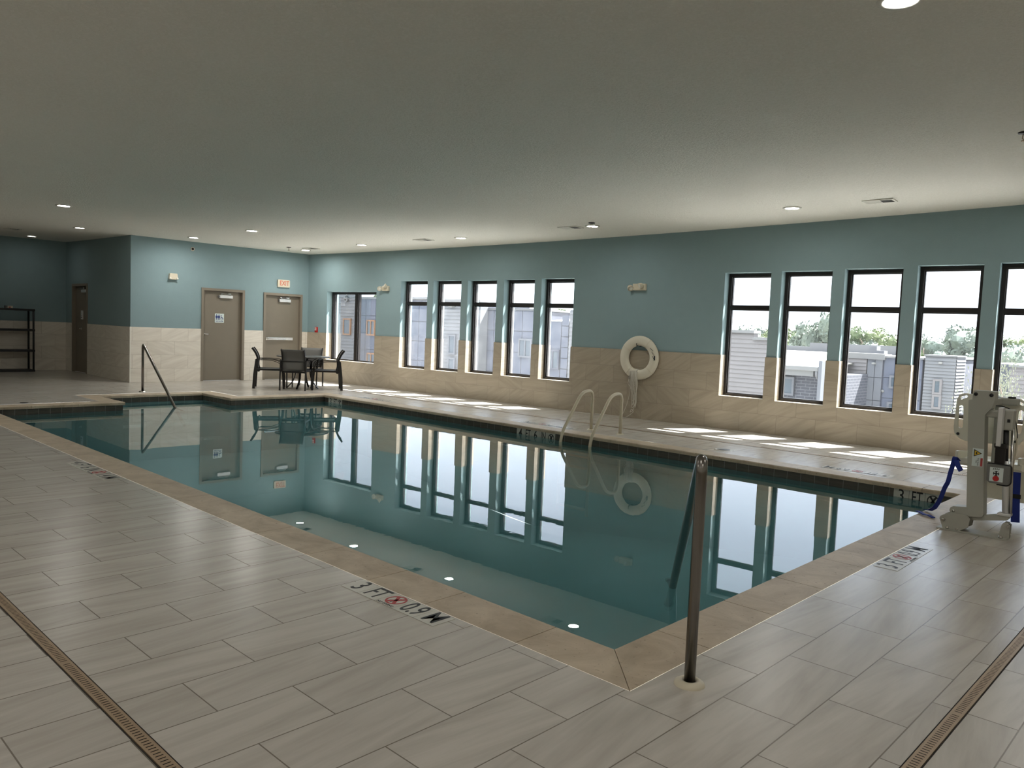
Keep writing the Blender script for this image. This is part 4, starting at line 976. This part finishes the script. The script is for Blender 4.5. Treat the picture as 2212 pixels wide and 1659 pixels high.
MB().box((-8.9, 26.02, G0), (-6.2, 34, 1.0)).build('backing_wall', M['joint'], b)
mb = MB(); sidingf(mb, -9.0, -8.02, 25.9, G0, .96, .13); mb.box((-9.0, 25.91, G0), (-8.02, 26.5, .96)); mb.build('siding_bay', M['siding'], b)
mb = MB(); panels(mb, -8.0, -7.47, 25.95, G0, 1.14, .27, .82, .02); mb.build('pale_panels', M['panelw'], b)
mb = MB(); panels(mb, -7.45, -6.2, 26.02, G0, 1.06, .42, .72, .02); mb.build('blue_panels', M['panelb'], b)
MB().box((-9.05, 25.85, .96), (-7.4, 26.6, 1.16)).box((-7.46, 25.9, 1.04), (-6.15, 34, 1.1)).build('coping', M['parapet'], b)
MB().box((-7.80, 25.75, .79), (-7.70, 25.92, .85), .01).build('wall_lamp', M['grey'], b)
farwin(b, -7.22, -6.6, 25.99, -.02, .43, M['panelw'], False); farwin(b, -7.24, -6.6, 25.99, -1.0, -.50, M['panelw'], False)
MB().lathe([(0, 0), (.05, 0), (.05, .06), (0, .06)], 14, T(-7.43, 25.99, -.14) @ RX).build('round_vent', M['parapet'], b)
MB().box((-8.7, 28, 1.0), (-8.42, 28.4, 1.42)).box((-8.42, 28, 1.0), (-8.15, 28.4, 1.26)).build('chimney', M['siding2'], b)
b = bldg('white lap-sided tower with two small stacked windows, left of the young trees')
mb = MB(); sidingf(mb, -6.13, -5.18, 26, G0, 1.17, .11); mb.box((-6.13, 26.001, G0), (-5.182, 27.1, 1.17)); sidingf(mb, -6.13, -5.18, 26, G0, 1.17, .11, True, 27.1); mb.build('siding_wall', M['siding2'], b)
MB().box((-6.16, 25.95, 1.17), (-5.14, 27.15, 1.22)).build('coping', M['parapet'], b)
farwin(b, -5.82, -5.54, 25.99, -.11, .41, M['siding'], False); farwin(b, -5.81, -5.53, 25.99, -.60, -.12, M['siding'], False)
MB().box((-5.68, 25.85, .93), (-5.58, 26, 1.0), .01).build('wall_lamp', M['grey'], b)
MB().box((-5.1, 29.0, G0), (-4.2, 33, .98)).build('rear_block', M['panelw'], b)
b = bldg('pale lap-sided low block behind the small tree, through the rightmost window')
mb = MB(); sidingf(mb, -3.62, 1.5, 26, G0, .95, .13); mb.box((-3.62, 26.001, G0), (1.5, 32, .95)); mb.build('siding_wall', M['siding'], b)
MB().box((-3.66, 25.9, .95), (1.5, 32, 1.02)).build('coping', M['parapet'], b)
b = thing('distant_house', 'distant house with a pinkish red roof among the trees', 'house', (0, 0, 0))
MB().box((-27.6, 82, -4), (-24.2, 90, .95)).build('house_wall', M['panelw'], b)
mb = MB(); mb.add([(-28.0, 80.5, .7), (-23.8, 80.5, .7), (-24.4, 85, 1.75), (-27.3, 85, 1.75), (-28, 91, .7), (-23.8, 91, .7)], [(0, 1, 2, 3), (3, 2, 5, 4), (0, 3, 4), (1, 5, 2)]); mb.build('roof', M['redroof'], b)

def tree_mesh(seed, lm, n=900, leaf=.16, airy=0, R=1.0):
    rnd = random.Random(seed); mb = MB()
    blobs = []
    for k in range(16 if not airy else 12):
        a = rnd.uniform(0, 2 * PI); z = rnd.uniform(.38, .95); q = (1 - abs(z - .6) * 1.4) * .42 * rnd.random() ** .5
        blobs.append((Vector((q * math.cos(a), q * math.sin(a), z)), rnd.uniform(.10, .20)))
    for k in range(n):
        c, r = rnd.choice(blobs); d = Vector((rnd.gauss(0, 1), rnd.gauss(0, 1), rnd.gauss(0, 1))).normalized() * r * rnd.random() ** (.33 if not airy else .6)
        p = c + d; u = Vector((rnd.gauss(0, 1), rnd.gauss(0, 1), rnd.gauss(0, 1))).normalized(); v = u.orthogonal().normalized()
        s_ = leaf * rnd.uniform(.5, 1.1); w = u.cross(v) * .1
        mb.add([p - u * s_ * .5, p + v * s_ * .35 + w * s_, p + u * s_ * .5, p - v * s_ * .35 - w * s_], [(0, 1, 2, 3)])
    if not airy:      # dense inner foliage
        for c, r in blobs:
            q = bmesh.new(); bmesh.ops.create_icosphere(q, subdivisions=2, radius=r * .78)
            for v in q.verts: v.co = v.co * rnd.uniform(.82, 1.12) + c
            mb.merge(q)
    t = MB(); t.tube([(0, 0, 0), (.02, 0, .3), (0, .01, .6), (.01, 0, .85)], [.035, .028, .018, .006], 8)
    for c, r in blobs[:7]: t.tube([(0, 0, c.z * .6), (c.x * .5, c.y * .5, c.z * .82), tuple(c)], [.014, .009, .004], 6)
    return mb, t
def tree(name, seed, lm, loc, h, sx, label, n, leaf, airy=0, group=None):
    r = thing(name, label, 'tree', loc, 0, group); mb, t = tree_mesh(seed, lm, n, leaf, airy)
    mb.build('crown', lm, r, recalc=False); t.build('trunk', M['bark'], r); r.scale = (h * sx, h * sx, h); return r
protos = [tree('broadleaf_tree', k, m_, (0, 0, 0), 7, 1.1, '', 3600, .042, 0, 'trees in the row beyond the roofs') for k, m_ in ((1, M['leaf']), (2, M['leaf2']), (3, M['leaf2']), (4, M['leaf']))]
rowL = [(-83 + 3.2 * i, 75 + (i * 7 % 5) * 2, 6.9 + (i * 5 % 7) * .2) for i in range(12)]
rowR = [(-46 + 2.6 * i, 74 + (i * 7 % 5) * 2, 5.6 + (i * 5 % 7) * .2) for i in range(18)]
rowR2 = [(-22 + 3.1 * i, 52 + (i * 3 % 4), 4.5 + (i * 5 % 3) * .3) for i in range(8)]
k = 0
for lst, lb in ((rowL, 'tree showing as a fringe above the roofs through the left-hand windows'), (rowR, 'hazy green tree in the far row on the skyline through the right-hand windows'), (rowR2, 'nearer green tree just behind the roofs through the right-hand windows')):
    for x, y, h in lst:
        c_ = protos[k] if k < 4 else copy_tree(protos[(k * 3) % 4]); k += 1
        c_.location = (x, y, -3.6); c_.scale = (h * 1.0, h * 1.0, h); c_.rotation_euler.z = k * 1.3; c_['label'] = lb
        c_['group'] = 'trees: ' + lb
big = tree('broadleaf_tree', 11, M['leaf2'], (-16.7, 42, -3.6), 6.25, .66, 'big rounded tree above the white roof through the second window right of the ring', 5000, .042)
tree('broadleaf_tree', 12, M['leaf'], (-15.2, 33.5, -3.6), 4.5, .55, 'low bright green tree left of the big tree above the white roof', 2600, .05)
tree('young_tree', 21, M['leaf3'], (-2.0, 15.4, -3.6), 4.95, .42, 'young pale tree against the white tower, behind the pool lift', 4200, .017, 1)
tree('young_tree', 22, M['leaf3'], (-1.15, 14.6, -3.6), 4.9, .42, 'young pale tree filling the rightmost window, behind the pool lift', 4600, .017, 1)
tree('broadleaf_tree', 23, M['leaf'], (-1.3, 33, -3.6), 5.9, .6, 'bright green tree at the right edge through the rightmost window', 4500, .045)
tree('broadleaf_tree', 24, M['leaf'], (-38.2, 27, -3.6), 6.6, .35, 'dark tree top peeking over the block beside the numeral 6', 900, .07)

# ------------------------------------------------------------------ light
wd = bpy.data.worlds.new('sky'); sc.world = wd; wd.use_nodes = True; nt = wd.node_tree
bg = nt.nodes['Background']
tc = nd(nt, 'ShaderNodeTexCoord'); sx = nd(nt, 'ShaderNodeSeparateXYZ'); lk(nt, tc.outputs['Generated'], sx.inputs[0])
nz = nd(nt, 'ShaderNodeTexNoise', Scale=2.2, Detail=5., Roughness=.55); lk(nt, tc.outputs['Generated'], nz.inputs['Vector'])
def sky_ramp(stops):
    r = nd(nt, 'ShaderNodeValToRGB'); cr = r.color_ramp
    while len(cr.elements) < len(stops): cr.elements.new(.5)
    for e, (p_, c_) in zip(cr.elements, stops): e.position = p_; e.color = (*c_, 1)
    lk(nt, sx.outputs[2], r.inputs[0]); return r.outputs[0]
# hazy day: pale blue low down, dimmer band above it, bright high haze towards the sun
base = sky_ramp([(0, (.36, .39, .42)), (.13, (.34, .375, .425)), (.24, (.27, .305, .37)), (.40, (.34, .38, .44)), (.62, (.95, .97, 1.0)), (1, (.80, .88, 1.0))])
cl = mixc(nt, math_n(nt, 'MULTIPLY', nz.outputs['Fac'], .25), base, (.5, .53, .58), 'MIX')
lk(nt, cl, bg.inputs['Color']); bg.inputs['Strength'].default_value = 2.2
su = bpy.data.lights.new('sun', 'SUN'); su.energy = 19.0; su.angle = .009; su.color = (1, .965, .91)
so = bpy.data.objects.new('sun', su); COL.objects.link(so)
sd = (E * -.33 + N * -.60 + Vector((0, 0, -1))).normalized()
so.rotation_euler = sd.to_track_quat('-Z', 'Y').to_euler(); so.location = (10, 30, 40)

# ------------------------------------------------------------------ camera
yw, pi_, ro = map(math.radians, (43.659, -3.9974, 2.3161))
F = Vector((-math.sin(yw) * math.cos(pi_), math.cos(yw) * math.cos(pi_), math.sin(pi_)))
R = F.cross(Vector((0, 0, 1))).normalized(); U = R.cross(F)
R2 = R * math.cos(ro) + U * math.sin(ro); U2 = -R * math.sin(ro) + U * math.cos(ro)
cam = bpy.data.cameras.new('camera'); cam.sensor_width = 36; cam.lens = 36 * 1688.2177 / 2212; cam.clip_start = .05; cam.clip_end = 500
co = bpy.data.objects.new('camera', cam); COL.objects.link(co)
co.matrix_world = Matrix(((R2.x, U2.x, -F.x, 2.1286), (R2.y, U2.y, -F.y, -3.0122), (R2.z, U2.z, -F.z, 1.5031), (0, 0, 0, 1)))
sc.camera = co
sc.view_settings.view_transform = 'Standard'; sc.view_settings.look = 'None'; sc.view_settings.gamma = 1; sc.view_settings.exposure = 1.65
sc.view_settings.use_curve_mapping = False
cy = sc.cycles
cy.use_denoising = True; cy.max_bounces = 12; cy.diffuse_bounces = 6; cy.glossy_bounces = 5; cy.transmission_bounces = 6; cy.transparent_max_bounces = 12
cy.caustics_reflective = True; cy.caustics_refractive = True; cy.sample_clamp_indirect = 4
